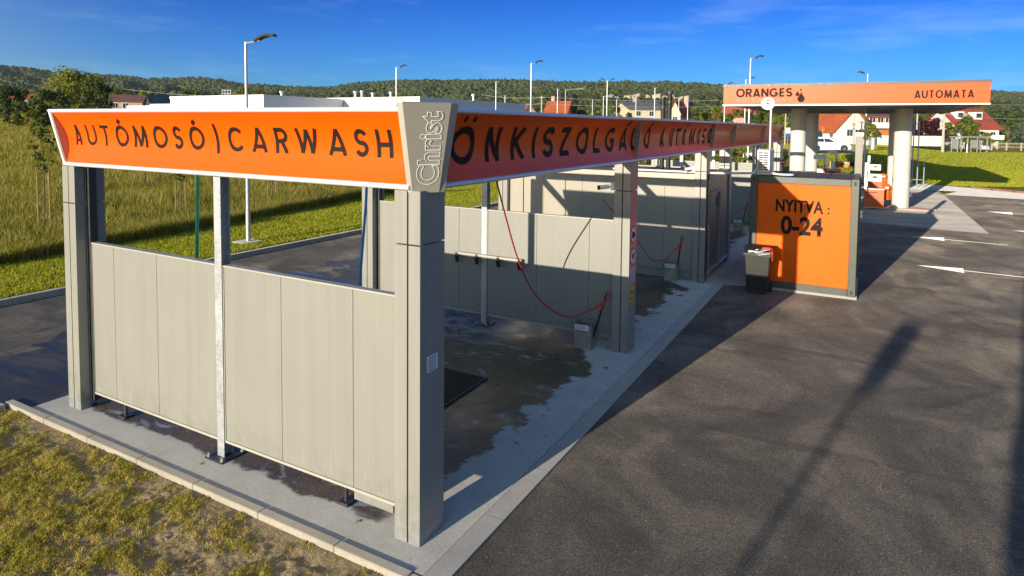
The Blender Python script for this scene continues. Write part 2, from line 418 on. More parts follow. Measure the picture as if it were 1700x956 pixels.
REDPAVER = pavers('red_pavers', (0.40, 0.19, 0.14), (0.34, 0.16, 0.12))
def soil():
    m = Mat('lawn_soil', 0.95, (0.2, 0.15, 0.1))
    n = m.noise(3.2, 8, 0.7, None, 0.6); g = m.noise(1.3, 6, 0.66); f = m.noise(60, 4, 0.7)
    c = m.ramp(n, [(0.3, (0.34, 0.235, 0.11)), (0.52, (0.62, 0.45, 0.23)), (0.72, (0.80, 0.61, 0.36))])
    c = m.mix(m.math('MULTIPLY', m.step(0.44, 0.60, g), 0.12), c, (0.30, 0.28, 0.08))
    c = m.mix(0.4, c, m.ramp(f, [(0.3, (0.05, 0.04, 0.025)), (0.7, (0.32, 0.26, 0.16))]))
    m.set('Base Color', c); m.bump(m.noise(22, 8, 0.7), 1.0, 0.05).rough_diffuse(); return m.m
SOIL = soil()
def turf(name, a, b, c3, sc=1.0):
    m = Mat(name, 0.95, a, spec=0.15)
    n = m.noise(0.35*sc, 6, 0.65); f = m.noise(9*sc, 6, 0.72); st = m.noise(1.0, 3, 0.5, m.mapped((0.08, 0.9, 1), rot=(0,0,0.3)))
    c = m.ramp(n, [(0.3, a), (0.55, b), (0.75, c3)])
    c = m.mix(1.0, c, m.ramp(f, [(0.3, 0.5), (0.7, 1.25)]), 'MULTIPLY')
    c = m.mix(1.0, c, m.ramp(st, [(0.35, 0.82), (0.65, 1.0)]), 'MULTIPLY')
    m.set('Base Color', c); m.bump(m.noise(14*sc, 6, 0.75), 1.0, 0.25).rough_diffuse(); return m.m
TURF = turf('mown_turf', (0.16, 0.185, 0.016), (0.24, 0.26, 0.025), (0.33, 0.31, 0.05))
MEADOW = turf('meadow_ground', (0.09, 0.09, 0.018), (0.15, 0.135, 0.03), (0.23, 0.19, 0.06), 0.6)
def foliage(name, cols, trans=0.25, sc=0.8, rough=0.65):
    m = Mat(name, rough, cols[0], spec=0.2)
    r = m.island(); n = m.noise(sc, 3)
    k = m.math('ADD', m.math('MULTIPLY', r, 0.6), m.math('MULTIPLY', n, 0.5))
    c = m.ramp(k, [(0.2+0.6*i/(len(cols)-1), q) for i, q in enumerate(cols)])
    m.set('Base Color', c)
    if trans:
        tr = m.n('ShaderNodeBsdfTranslucent', {'Color': m.mix(1.0, c, (1.25, 1.2, 0.55), 'MULTIPLY')})
        ms = m.n('ShaderNodeMixShader', {0: trans, 1: m.b.outputs[0], 2: tr.outputs[0]})
        m.t.links.new(ms.outputs[0], m.out.inputs[0])
    return m.m
BLADES = foliage('grass_blades', [(0.20, 0.26, 0.010), (0.33, 0.385, 0.016), (0.46, 0.46, 0.03), (0.5, 0.44, 0.08)], 0.4, 2.0)
BLADEDRY = foliage('worn_grass_blades', [(0.16, 0.23, 0.012), (0.34, 0.36, 0.025), (0.50, 0.42, 0.10), (0.66, 0.50, 0.25)], 0.42, 2.0)
TALL = foliage('tall_grass_blades', [(0.11, 0.13, 0.012), (0.21, 0.21, 0.022), (0.32, 0.285, 0.045), (0.46, 0.38, 0.13)], 0.4, 0.5)
LEAF = [foliage('leaf_mid', [(0.045, 0.075, 0.012), (0.09, 0.12, 0.018), (0.16, 0.18, 0.03)], 0.25),
        foliage('leaf_dark', [(0.028, 0.050, 0.014), (0.052, 0.080, 0.020), (0.09, 0.12, 0.03)], 0.2),
        foliage('leaf_light', [(0.10, 0.13, 0.016), (0.175, 0.205, 0.026), (0.27, 0.28, 0.05)], 0.35),
        foliage('leaf_purple', [(0.020, 0.006, 0.010), (0.040, 0.010, 0.016), (0.070, 0.018, 0.022)], 0.15),
        foliage('leaf_blue', [(0.035, 0.055, 0.040), (0.065, 0.095, 0.070), (0.11, 0.14, 0.10)], 0.1)]
FOREST = foliage('forest_crowns', [(0.040, 0.060, 0.020), (0.054, 0.074, 0.022), (0.074, 0.092, 0.026)], 0.0, 0.004, 0.9)
FORESTB = foliage('wood_crowns', [(0.030, 0.046, 0.015), (0.046, 0.062, 0.017), (0.075, 0.085, 0.024)], 0.0, 0.01, 0.9)
BARK = simple('bark', (0.13, 0.10, 0.07), 0.9, dirt=0.4, scale=10, bump=0.4)
STAKE = simple('stake_wood', (0.30, 0.18, 0.075), 0.8, dirt=0.3)

def gloss(name, c):
    m = Mat(name, 0.38, c, spec=0.16, coat=0.08)
    n = m.noise(1.3, 5, 0.6); m.set('Base Color', m.mix(1.0, c, m.ramp(n, [(0.3, 0.94), (0.7, 1.0)]), 'MULTIPLY'))
    m.set('Coat Roughness', m.ramp(m.noise(3, 5), [(0.3, 0.03), (0.7, 0.09)]))
    return m.m
ORANGE = gloss('orange_gloss', (0.92, 0.095, 0.001))
ORANGESHEET = sandwich('orange_sheet', (0.93, 0.135, 0.002), 0.06, rough=0.5, spec=0.18)
CANOPYFACE = gloss('canopy_orange', (0.90, 0.105, 0.022))
BLACKVINYL = simple('black_vinyl', (0.016, 0.011, 0.008), 0.62, spec=0.15, dirt=0.1)
WHITEMETAL = simple('white_metal', (0.72, 0.72, 0.70), 0.35, 0.1, dirt=0.12)
BRIGHTALU = simple('satin_aluminium', (0.72, 0.73, 0.75), 0.35, 0.25, dirt=0.1)
FINMETAL = simple('fin_metal', (0.30, 0.295, 0.285), 0.3, 0.3)
EMBLEM = simple('emblem_sheet', (0.30, 0.29, 0.25), 0.4, 0.1, dirt=0.08)
EMBLEMEDGE = simple('emblem_edge', (0.42, 0.41, 0.35), 0.4, 0.1, dirt=0.08)
WHITEPAINT = simple('white_paint', (0.78, 0.78, 0.76), 0.4, dirt=0.08)
FRAMEGREEN = simple('frame_green_grey', (0.070, 0.080, 0.063), 0.45, 0.1, dirt=0.25)
DARKSTEEL = simple('dark_steel', (0.06, 0.062, 0.065), 0.45, 0.3, dirt=0.3)
ROOFDARK = simple('bitumen_roof', (0.10, 0.095, 0.095), 0.85, dirt=0.45, scale=1.8, bump=0.3)
ROOFBROWN = simple('dusty_roof', (0.20, 0.155, 0.10), 0.85, dirt=0.5, scale=1.2, bump=0.2)
DOORBROWN = simple('room_door_grey', (0.20, 0.185, 0.175), 0.38, 0.1, dirt=0.15)
RUBBER = simple('black_rubber', (0.016, 0.016, 0.016), 0.6, dirt=0.3, scale=20)
BINPLASTIC = simple('bin_plastic', (0.020, 0.021, 0.019), 0.5, dirt=0.4, scale=8)
REDHOSE = simple('red_hose', (0.50, 0.020, 0.022), 0.4)
GREENHOSE = simple('green_hose', (0.03, 0.55, 0.25), 0.4)
BLUEHOSE = simple('blue_hose', (0.02, 0.25, 0.60), 0.4)
BOXSTEEL = simple('holder_steel', (0.38, 0.36, 0.31), 0.42, 0.35, dirt=0.3)
STICKERWHITE = simple('sticker_white', (0.74, 0.75, 0.78), 0.4, dirt=0.08)
PRINTGREY = simple('printed_ink', (0.10, 0.12, 0.17), 0.5)
SIGNRED = simple('sign_red', (0.55, 0.03, 0.035), 0.4)
SIGNYELLOW = simple('sign_yellow', (0.75, 0.48, 0.01), 0.4)
GLASS = simple('window_glass', (0.035, 0.045, 0.055), 0.06, spec=0.8, dirt=0.3)
CARWHITE = simple('car_white', (0.78, 0.79, 0.80), 0.18, coat=0.8, dirt=0.04)
TYRE = simple('tyre_rubber', (0.02, 0.02, 0.02), 0.8)
RIM = simple('rim_alloy', (0.55, 0.56, 0.58), 0.3, 0.8)
LAMPGREY = simple('lamp_grey', (0.50, 0.52, 0.54), 0.4, 0.5)
LAMPDARK = simple('lamp_head_dark', (0.09, 0.095, 0.10), 0.4, 0.3)
COLUMNWHITE = simple('column_white', (0.66, 0.64, 0.58), 0.4, dirt=0.14, scale=1.5)
SOFFIT = simple('soffit_grey', (0.30, 0.29, 0.27), 0.5, dirt=0.2)
BINORANGE = simple('bin_orange', (0.78, 0.15, 0.008), 0.35)
PUMPRED = simple('pump_orange', (0.62, 0.10, 0.015), 0.35)
DEEPRED = simple('pump_red_band', (0.42, 0.055, 0.015), 0.35)
PLASTER = simple('white_plaster', (0.74, 0.72, 0.66), 0.85, dirt=0.15, scale=1.5)
CREAM = simple('cream_plaster', (0.62, 0.53, 0.36), 0.85, dirt=0.18, scale=1.5)
PINKP = simple('pink_plaster', (0.58, 0.36, 0.27), 0.85, dirt=0.18, scale=1.5)
def tiles(name, c, rough=0.8):
    m = Mat(name, rough, c); x, y, z = m.xyz()
    w = m.math('SINE', m.math('MULTIPLY', z, 22.0)); n = m.noise(2.5, 6, 0.7); n2 = m.noise(0.4, 3)
    k = m.math('MULTIPLY', m.ramp(n, [(0.3, 0.62), (0.7, 1.1)]), m.ramp(n2, [(0.35, 0.8), (0.65, 1.05)]))
    m.set('Base Color', m.mix(1.0, c, k, 'MULTIPLY')); m.bump(w, 0.5, 0.04); return m.m
TILERED = tiles('red_tiles', (0.40, 0.075, 0.045)); TILEORANGE = tiles('orange_tiles', (0.55, 0.13, 0.035))
TILEBROWN = tiles('brown_tiles', (0.22, 0.10, 0.07)); TILEGREY = tiles('grey_tiles', (0.17, 0.165, 0.16))
WOODORANGE = simple('orange_wood', (0.50, 0.19, 0.04), 0.6, dirt=0.3)
HALLWHITE = simple('hall_sheet', (0.80, 0.80, 0.80), 0.5, dirt=0.06, scale=0.5)
ROCK = simple('pale_rock', (0.50, 0.44, 0.34), 0.95, dirt=0.4, scale=0.1)
CONPOLE = simple('concrete_pole', (0.46, 0.42, 0.34), 0.85, dirt=0.2)
BLUEPAINT = simple('blue_paint', (0.03, 0.12, 0.45), 0.4)
PIPEWHITE = simple('pipe_white', (0.68, 0.68, 0.66), 0.4, dirt=0.2)
# ------------------------------------------------------------------ ground and roads
def poly_sheet(name, pts, z, mat, kind='structure', fn=None):
    bm = bmesh.new(); vs = [bm.verts.new((x, y, z if fn is None else fn(x, y))) for x, y in pts]
    f = bm.faces.new(vs); f.normal_update()
    if f.normal.z < 0: f.normal_flip()
    bmesh.ops.triangulate(bm, faces=bm.faces[:])
    me = bpy.data.meshes.new(name); bm.to_mesh(me); bm.free()
    return tag(link(name, me, mat), kind=kind)

def grid_sheet(name, us, ds, mat, off=0.0):
    V = []; F = []
    for d in ds:
        for s in us:
            p = CAM + (Vector((FW.x, FW.y, 0)).normalized() + RT*s)*d
            V.append((p.x, p.y, ground_h(p.x, p.y)+off))
    k = len(us)
    for i in range(len(ds)-1):
        for j in range(k-1): F.append((i*k+j, i*k+j+1, (i+1)*k+j+1, (i+1)*k+j))
    return fast(name, np.array(V), np.array(F), mat, smooth=True)
us = list(np.linspace(-1.6, -1.0, 10)) + list(np.linspace(-0.95, 1.1, 120)) + list(np.linspace(1.15, 1.9, 10))
ds = list(np.linspace(1.5, 44, 50)) + list(np.linspace(45, 130, 90)) + list(np.geomspace(133, 1900, 50))
# left of the drive the ground is meadow, everywhere else short turf; one sheet to the horizon
ter = grid_sheet('terrain', us, ds, None); tag(ter, kind='structure')
mt = Mat('terrain_grass', 0.95, (0.1, 0.1, 0.02), spec=0.15); x_, y_, z_ = mt.xyz()
def tc2(m, a, b, c3, sc):
    n = m.noise(0.35*sc, 6, 0.65); f = m.noise(9*sc, 6, 0.72)
    return m.mix(1.0, m.ramp(n, [(0.3, a), (0.55, b), (0.75, c3)]), m.ramp(f, [(0.3, 0.55), (0.7, 1.25)]), 'MULTIPLY')
mt.set('Base Color', mt.mix(mt.step(-14.0, -16.5, x_), tc2(mt, (0.15, 0.175, 0.022), (0.22, 0.24, 0.032), (0.30, 0.29, 0.05), 1.0), tc2(mt, (0.17, 0.17, 0.026), (0.28, 0.26, 0.045), (0.40, 0.345, 0.09), 0.6)))
mt.bump(mt.noise(12, 6, 0.75), 1.0, 0.3).rough_diffuse()
ter.data.materials.clear(); ter.data.materials.append(mt.m)

poly_sheet('asphalt_yard', [(0.19, -40), (70, -40), (70, 31), (11.13, 40.0), (7.4, 41), (7.4, 44), (-7, 44), (-11.99, 40), (-12.0, -40), (-6.67, -40), (-6.67, -0.27), (-6.2, -0.27), (-6.2, 27.4), (0.46, 27.4), (0.46, -0.05), (0.19, -0.35)], 0.0, ASPHALT)
poly_sheet('wash_floor', [(-6.2, -0.27), (0.24, -0.27), (0.24, 27.4), (-6.2, 27.4)], 0.008, WASHFLOOR)
e = MB(); y = -0.27
while y < 27.4: e.box(0.246, 0.456, y, min(y+0.994, 27.4), -0.1, 0.012); y += 1.0
tag(e.build('edging_strip', CURBSTONE, bevel=0.004), kind='structure')
poly_sheet('lawn_front', [(-6.545, -4.3), (0.19, -4.3), (0.19, -40), (-6.545, -40)], -0.042, SOIL)
def vnoise(x, y, s, seed=0):
    rg = np.random.default_rng(seed); T = rg.random((256, 256)); x = x*s; y = y*s; xi = np.floor(x).astype(int); yi = np.floor(y).astype(int); fx = x-xi; fy = y-yi; fx = fx*fx*(3-2*fx); fy = fy*fy*(3-2*fy)
    g = lambda i, j: T[i % 256, j % 256]
    return (g(xi, yi)*(1-fx)+g(xi+1, yi)*fx)*(1-fy)+(g(xi, yi+1)*(1-fx)+g(xi+1, yi+1)*fx)*fy
def fbm(x, y, s, seed=0): return 0.5*vnoise(x, y, s, seed)+0.28*vnoise(x, y, s*2.1, seed+1)+0.22*vnoise(x, y, s*4.3, seed+2)
def lawn_z(x, y):
    e = np.clip((-0.37-y)/0.25, 0, 1)
    return -0.044+e*(0.045*(fbm(x, y, 3.5, 51)-0.5)+0.030*(fbm(x+3, y, 11.0, 54)-0.5)+0.014*(vnoise(x, y, 42.0, 57)-0.5))
gx = np.arange(-6.545, 0.195, 0.02); gy = np.arange(-4.3, -0.36, 0.02); GX, GY = np.meshgrid(gx, gy); k = len(gx)
I_, J_ = np.meshgrid(np.arange(len(gy)-1), np.arange(k-1), indexing='ij'); b_ = (I_*k+J_).ravel()
tag(fast('lawn_front', np.stack([GX, GY, lawn_z(GX, GY)], 2).reshape(-1, 3), np.stack([b_, b_+1, b_+k+1, b_+k], 1), SOIL, smooth=True), kind='structure')
k = MB(); x = -6.67
while x < 0.1: k.box(x, min(x+0.994, 0.14), -0.375, -0.275, -0.2, 0.020); x += 1.0
y = -0.41
while y > -40: k.box(-6.67, -6.55, y-0.994, y, -0.2, 0.024); y -= 1.0
k.box(0.15, 0.24, -0.62, -0.28, -0.1, 0.011); k.box(0.15, 0.24, -0.98, -0.63, -0.1, 0.011)
tag(k.build('kerb', KERB, bevel=0.009), kind='structure')
k = MB(); y = -10
while y < 41:
    k.box(-12.18, -12.03, y, y+0.994, -0.1, 0.13); y += 1.0
tag(k.build('kerb', KERB, bevel=0.012), kind='structure')
# mown verge between the drive and the meadow
poly_sheet('mown_verge', [(-12.18, -10), (-12.18, 41), (-19, 41), (-19, 21), (-16.4, 9), (-15.6, 3), (-15.2, -10)], 0.104, TURF)
# forecourt
poly_sheet('forecourt_paving', [(3.3, 25.2), (7.44, 24.4), (7.43, 40.9), (6.2, 45.8), (-4, 45.8), (-4, 26.6)], 0.004, PAVER)
poly_sheet('pavement', [(7.43, 40.76), (11.13, 40.2), (70, 31.2), (70, 35.6), (11.87, 44.4), (9.5, 46.6)], 0.006, SLABLIGHT)
poly_sheet('paved_apron', [(5.4, 43.2), (9.2, 43.4), (9.5, 47.0), (6.64, 48.6), (5.4, 48.4)], 0.012, SLABLIGHT)
k = MB()
for a, b in (((9.5, 46.8), (11.87, 44.6)), ((11.87, 44.6), (70, 35.8))):
    a, b = Vector((*a, 0)), Vector((*b, 0)); L = (b-a).length; n = int(L); u_ = (b-a)/L
    for i in range(n): k.obox(a+u_*(i+0.5)*L/n, L/n-0.01, 0.14, 0.24, math.atan2(u_.y, u_.x))
tag(k.build('kerb', REDPAVER, bevel=0.01), kind='structure')
poly_sheet('walkway', [(0.46, 11.42), (0.96, 11.56), (0.96, 27.4), (0.46, 27.4)], 0.005, CURBSTONE)
def island(y0):
    m = MB(); poly = [(-2.6, y0-0.75)] + [(5.6+0.75*math.sin(a), y0-0.75*math.cos(a)) for a in np.linspace(0, math.pi, 14)] + [(-2.6, y0+0.75)]
    m.prism(poly, lambda a, b, t: (a, b, t), -0.05, 0.06)
    o = tag(m.build('traffic_island', SLABLIGHT, bevel=0.02), kind='structure')
    poly_sheet('island_paving', [(-2.5, y0-0.6)] + [(5.55+0.6*math.sin(a), y0-0.6*math.cos(a)) for a in np.linspace(0, math.pi, 14)] + [(-2.5, y0+0.6)], 0.065, REDPAVER)
ISL = (31.45, 40.6)
for q in ISL: island(q)
# road beyond the bank
Dr = list(np.linspace(64.5, 78, 8)); grid_sheet('road', list(np.linspace(0.36, 0.545, 22)), Dr, ROADMAT, 0.03)['kind'] = 'structure'
# painted arrows
def arrow(tip, hb0, hb1, tail, w):
    tip, hb0, hb1, tail = [Vector((*p, 0)) for p in (tip, hb0, hb1, tail)]
    c = (hb0+hb1)/2; ax = (tail-c).normalized(); pr = Vector((-ax.y, ax.x, 0))
    bm = bmesh.new()
    for q in ((tip, hb0, hb1), (c+pr*w, c-pr*w, tail-pr*w, tail+pr*w)):
        f = bm.faces.new([bm.verts.new((p.x, p.y, 0.004)) for p in q]); f.normal_update()
        if f.normal.z < 0: f.normal_flip()
    me = bpy.data.meshes.new('road_arrow'); bm.to_mesh(me); bm.free(); return link('road_arrow', me, ROADPAINT)
G = 'white arrows painted on the yard'
tag(arrow((4.71, 16.6), (5.82, 16.78), (5.78, 16.12), (8.6, 16.2), 0.036), 'white road arrow nearest the orange container', 'road arrow', G)
tag(arrow((4.86, 22.2), (5.87, 22.52), (5.83, 21.78), (7.6, 21.9), 0.036), 'white road arrow below the tip of the paved forecourt', 'road arrow', G)
tag(arrow((8.41, 32.48), (9.42, 32.75), (9.29, 31.75), (14.5, 31.9), 0.045), 'white road arrow beside the slanted edge of the paving', 'road arrow', G)
tag(arrow((8.35, 25.97), (9.5, 26.2), (9.45, 25.5), (12, 25.5), 0.036), 'white road arrow cut by the right edge of the picture', 'road arrow', G)
tag(arrow((10.5, 37.7), (11.5, 37.9), (11.4, 37.2), (15, 37.0), 0.06), 'faint white road arrow closest to the pale pavement strip', 'road arrow', G)

# ------------------------------------------------------------------ wash frame
XL = -5.825; YB = [0.0, 5.644, 11.28, 14.2, 20.15, 26.0]
def pillar(x0, sg, y0, parent):
    """clad pillar; the closed sheet is on the outside (x0), sg=+1 right row, -1 left row"""
    def bx(m, a0, a1, b0, b1, z0, z1):
        p, q = sorted((x0-sg*a0, x0-sg*a1)); return m.box(p, q, y0+b0, y0+b1, z0, z1)
    shell = MB()
    for z0, z1 in ((0.125, 2.734), (2.746, 3.222)):
        bx(shell, 0.0, 0.130, 0.0, 0.372, z0, z1)
        bx(shell, 0.146, 0.286, 0.0, 0.121, z0, z1)
        bx(shell, 0.146, 0.286, 0.252, 0.372, z0, z1)
    p = shell.build('pillar', CLAD, parent, bevel=0.004)
    sk = MB(); bx(sk, 0.003, 0.129, 0.003, 0.369, 0.0, 0.124); bx(sk, 0.147, 0.288, 0.003, 0.12, 0.0, 0.124); bx(sk, 0.147, 0.288, 0.253, 0.369, 0.0, 0.124)
    sk.build('skirt', SKIRT, p)
    c = MB(); bx(c, 0.138, 0.282, 0.130, 0.142, 0, 3.46); bx(c, 0.138, 0.282, 0.231, 0.243, 0, 3.46); bx(c, 0.2, 0.212, 0.142, 0.231, 0, 3.46)
    c.build('steel_column', GALV, p)
    c = MB(); bx(c, 0.284, 0.30 if sg > 0 else 0.345, 0.145, 0.237, 0.1, 3.2); c.build('channel', GALV if sg > 0 else DARKSTEEL, p)
    return p
frame = empty('car_wash_frame', (-2.9, 13, 0), 'long open steel frame of the car wash on grey clad pillars', 'car wash')
for yb in YB:
    pillar(0.0, 1, yb, frame); pillar(XL, -1, yb, frame)
for yb in YB:
    b = MB(); b.box(XL+0.14, -0.14, yb+0.13, yb+0.25, 3.27, 3.45)
    b.build('cross_beam', GALV, frame, bevel=0.004)
for xb in (-0.26, XL+0.16):
    b = MB()
    for i in range(len(YB)-1): b.box(xb, xb+0.1, YB[i]+0.26, YB[i+1]+0.12, 3.28, 3.44)
    b.build('long_beam', GALV, frame, bevel=0.004)

def hpost(x, y, parent, h=3.27):
    m = MB(); m.box(x-0.058, x+0.058, y-0.012, y-0.004, 0.02, h); m.box(x-0.058, x+0.058, y+0.100, y+0.108, 0.02, h); m.box(x-0.004, x+0.004, y-0.004, y+0.100, 0.02, h)
    for z in (1.30, 1.06, 0.99, 1.2):
        for dx in (-0.035, 0.035): m.tube([(x+dx, y-0.0115, z), (x+dx, y-0.017, z)], 0.008, 6)
    p = m.build('post', GALV, parent)
    b = MB(); b.box(x-0.15, x+0.15, y-0.115, y+0.21, 0.009, 0.024)
    q = b.build('base_plate', DARKSTEEL, p, bevel=0.004)
    b = MB()
    for dx in (-0.115, 0.115):
        for dy in (-0.085, 0.18): b.cyl((x+dx, y+dy), 0.017, 0.024, 0.05, 6); b.cyl((x+dx, y+dy), 0.009, 0.05, 0.072, 6)
    b.build('anchor_bolt', GALV, p)
def partition(y, label, spans, joints, mat=PANEL, top=2.213, bot=0.195, post=True, brackets=()):
    t = empty('partition_wall', (-2.9, y, 0), label, 'wall', 'partition walls between the wash bays')
    for (xa, xb), js in zip(spans, joints):
        m = MB(); xs = [xa] + js + [xb]
        for a, b in zip(xs[:-1], xs[1:]): m.box(a+0.003, b-0.003, y, y+0.07, bot+0.03, top-0.012)
        m.box(xa+0.01, xb-0.01, y+0.012, y+0.058, bot+0.04, top-0.02)
        m.build('panel', mat, t, bevel=0.003)
        m = MB(); m.box(xa-0.002, xb+0.002, y-0.006, y+0.076, top-0.010, top+0.006); m.box(xa-0.002, xb+0.002, y-0.008, y+0.078, bot, bot+0.028)
        m.box(xa-0.016, xa-0.004, y-0.004, y+0.074, bot, top); m.box(xb+0.004, xb+0.016, y-0.004, y+0.074, bot, top)
        m.build('edge_trim', EMBLEMEDGE, t)
    if post: hpost(spans[0][1]+0.075, y-0.005, t)
    for a, b in brackets:
        m = MB(); m.box(a, b, y-0.002, y+0.07, bot-0.085, bot-0.004); m.build('bracket', mat, t, bevel=0.003)
    return t
SP = [(-5.47, -2.985), (-2.835, -0.315)]
partition(0.155, 'beige metal partition at the open front end of the car wash, facing the grass', SP, [[-4.98, -4.08], [-1.93, -0.93]], brackets=[(-0.92, -0.43)])
partition(5.80, 'beige metal partition behind the red hose, between the first and second wash bays', SP, [[-4.62, -3.49], [-1.80, -0.78]], brackets=[(-0.75, -0.44)])
partition(20.3, 'shaded metal partition beyond the technical room, seen beside the orange container', SP, [[-4.6, -3.5], [-1.8, -0.8]])
partition(26.15, 'metal partition at the far end of the car wash, past the air conditioner', SP, [[-4.6, -3.5], [-1.8, -0.8]])
# little feet of the front partition
for x in (-4.85, -1.06):
    m = MB(); m.box(x-0.07, x+0.07, 0.13, 0.26, 0.009, 0.035); m.cyl((x, 0.19), 0.02, 0.03, 0.2, 8)
    tag(m.build('panel_foot', DARKSTEEL, bevel=0.004), 'small dark metal foot under the front partition, %s' % ('near the left pillar' if x < -3 else 'near the right corner pillar'), 'foot', 'feet under the front partition')

# ------------------------------------------------------------------ technical room
room = empty('technical_room', (-2.9, 12.8, 0), 'beige flat-roofed technical room standing between the wash bays', 'technical room')
RX0, RX1, RY0, RY1, RZ = -5.55, 0.0, 11.42, 14.3, 2.66
m = MB(); xs = [RX0, -4.45, -3.3, -2.2, -1.05, RX1-0.09]
for a, b in zip(xs[:-1], xs[1:]): m.box(a+0.003, b-0.003, RY0, RY0+0.07, 0.24, 2.5)
m.box(RX0, RX1-0.1, RY0+0.02, RY0+0.06, 0.2, 2.55)
m.build('front_wall', ROOMSHEET, room, bevel=0.003)
m = MB(); m.box(RX0, RX1-0.11, RY0-0.012, RY0+0.08, 0.02, 0.235); m.box(RX0, RX1-0.11, RY0-0.03, RY0+0.02, 0.205, 0.237)
m.build('plinth', SKIRT, room, bevel=0.004)
m = MB(); m.box(RX0, RX1, RY0-0.02, RY0+0.1, 2.51, RZ); m.box(RX0, RX1-0.0, RY1-0.1, RY1, 2.51, RZ); m.box(RX1-0.1, RX1, RY0+0.1, RY1-0.1, 2.51, RZ)
m.build('roof_rail', EMBLEM, room, bevel=0.004)
m = MB(); m.box(RX0+0.03, RX1-0.1, RY0+0.1, RY1-0.1, 2.55, RZ-0.03); m.build('roof', ROOFBROWN, room)
m = MB(); m.box(RX1-0.10, RX1+0.0, RY0-0.02, RY0+0.12, 0.02, 2.51); m.box(RX1-0.10, RX1, RY1-0.12, RY1, 0.02, 2.51)
m.build('corner_post', SKIRT, room, bevel=0.004)
m = MB(); m.box(RX1-0.09, RX1-0.03, RY0+0.12, 11.86, 0.2, 2.51); m.box(RX1-0.09, RX1-0.03, 13.05, RY1-0.12, 0.2, 2.51); m.box(RX1-0.09, RX1-0.03, 11.86, 13.05, 2.14, 2.51)
m.build('side_wall', DOORBROWN, room)
m = MB(); m.box(RX1-0.04, RX1+0.015, RY0+0.12, RY1-0.12, 0.17, 0.205); m.build('door_sill', BRIGHTALU, room)
m = MB(); m.box(RX1-0.075, RX1-0.045, 11.87, 13.04, 0.21, 2.13)
dr = m.build('door', DOORBROWN, room, bevel=0.004)
m = MB(); m.box(RX1-0.05, RX1+0.005, 11.80, 11.87, 0.21, 2.2); m.box(RX1-0.05, RX1+0.005, 13.04, 13.11, 0.21, 2.2); m.box(RX1-0.05, RX1+0.005, 11.87, 13.04, 2.13, 2.2); m.build('frame', SKIRT, dr)
m = MB(); m.tube([(RX1-0.045, 12.0, 1.08), (RX1+0.0, 12.0, 1.08), (RX1+0.0, 12.12, 1.08)], 0.012, 6); m.box(RX1-0.05, RX1-0.035, 11.97, 12.03, 0.98, 1.16); m.build('handle', DARKSTEEL, dr)
m = MB(); m.box(RX1-0.05, RX1-0.036, 12.72, 12.88, 1.75, 2.0); m.build('vent', RUBBER, dr)
m = MB(); m.box(RX0, RX0+0.07, RY0+0.1, RY1, 0.02, 2.51); m.box(RX0, RX1-0.1, RY1-0.09, RY1-0.02, 0.02, 2.51); m.build('rear_wall', PANELY, room)
# emergency stop beside the door, camera on the pillar, flues, conduit
t = empty('emergency_stop', (0.0, 11.62, 1.34), 'yellow emergency stop button beside the technical room door', 'emergency stop')
m = MB(); m.box(-0.05, 0.02, 11.585, 11.685, 1.29, 1.39); m.build('housing', SIGNYELLOW, t, bevel=0.006)
m = MB(); m.tube([(0.018, 11.635, 1.34), (0.055, 11.635, 1.34)], 0.03, 12); m.build('button', SIGNRED, t)
def flue(x, y, z1, label):
    t = empty('flue_pipe', (x, y, 2.62), label, 'flue', 'black flues on the technical room roof')
    m = MB(); m.cyl((x, y), 0.062, 2.62, z1, 16); m.build('pipe', RUBBER, t, smooth=True)
    for z in (3.3, 3.9, z1-0.25): MB().cyl((x, y), 0.075, z, z+0.05, 16).build('clamp', DARKSTEEL, t, smooth=True)
    m = MB(); m.cyl((x, y), 0.085, z1, z1+0.06, 16); m.build('cap', DARKSTEEL, t, smooth=True)
flue(-1.555, 12.86, 4.58, 'black flue pipe rising over the sign, shorter left one of the pair')
flue(-1.40, 12.95, 4.72, 'black flue pipe rising over the sign, taller right one of the pair')
m = MB(); m.tube([(-2.5, 11.6, 2.70), (-0.5, 11.55, 2.70), (0.12, 11.52, 2.70), (0.35, 11.6, 2.70), (1.05, 11.72, 2.73)], 0.028, 8)
tag(m.build('cable_duct', PIPEWHITE, smooth=True), 'white cable duct bridging from the technical room roof to the orange container', 'cable duct')
# ------------------------------------------------------------------ curved sign fascia
ZB, ZT, OB, OT, SAG = 3.265, 3.915, 0.045, 0.118, 0.10
def arc(t, lift=0.0):
    """profile of the concave sign face: (outward offset, height)"""
    ux, uz = OT-OB, ZT-ZB; L = math.hypot(ux, uz)
    nx, nzn = -uz/L, ux/L
    s = 4*SAG*t*(1-t) - lift
    return OB+ux*t+nx*s, ZB+uz*t+nzn*s
def face_front(x, t, lift=0.0):
    o, z = arc(t, lift); return (x-0.19*t*max(0.0, 1-(x+5.70)/0.3), -o+0.03, z)
def face_side(y, t, lift=0.0):
    o, z = arc(t, lift); return (o, y, z)
def curved(fn, a0, a1, seg=24, lift=0.0, back=0.006):
    m = MB(); n = max(1, int((a1-a0)/0.6))
    for ln, flip in ((lift, 0),):
        pts = [[fn(a0+(a1-a0)*i/n, j/seg, ln) for j in range(seg+1)] for i in range(n+1)]
    o = len(m.v)
    for r in pts: m.v += r
    for i in range(n):
        for j in range(seg):
            a = o+i*(seg+1)+j; m.f.append((a, a+seg+1, a+seg+2, a+1))
    return m
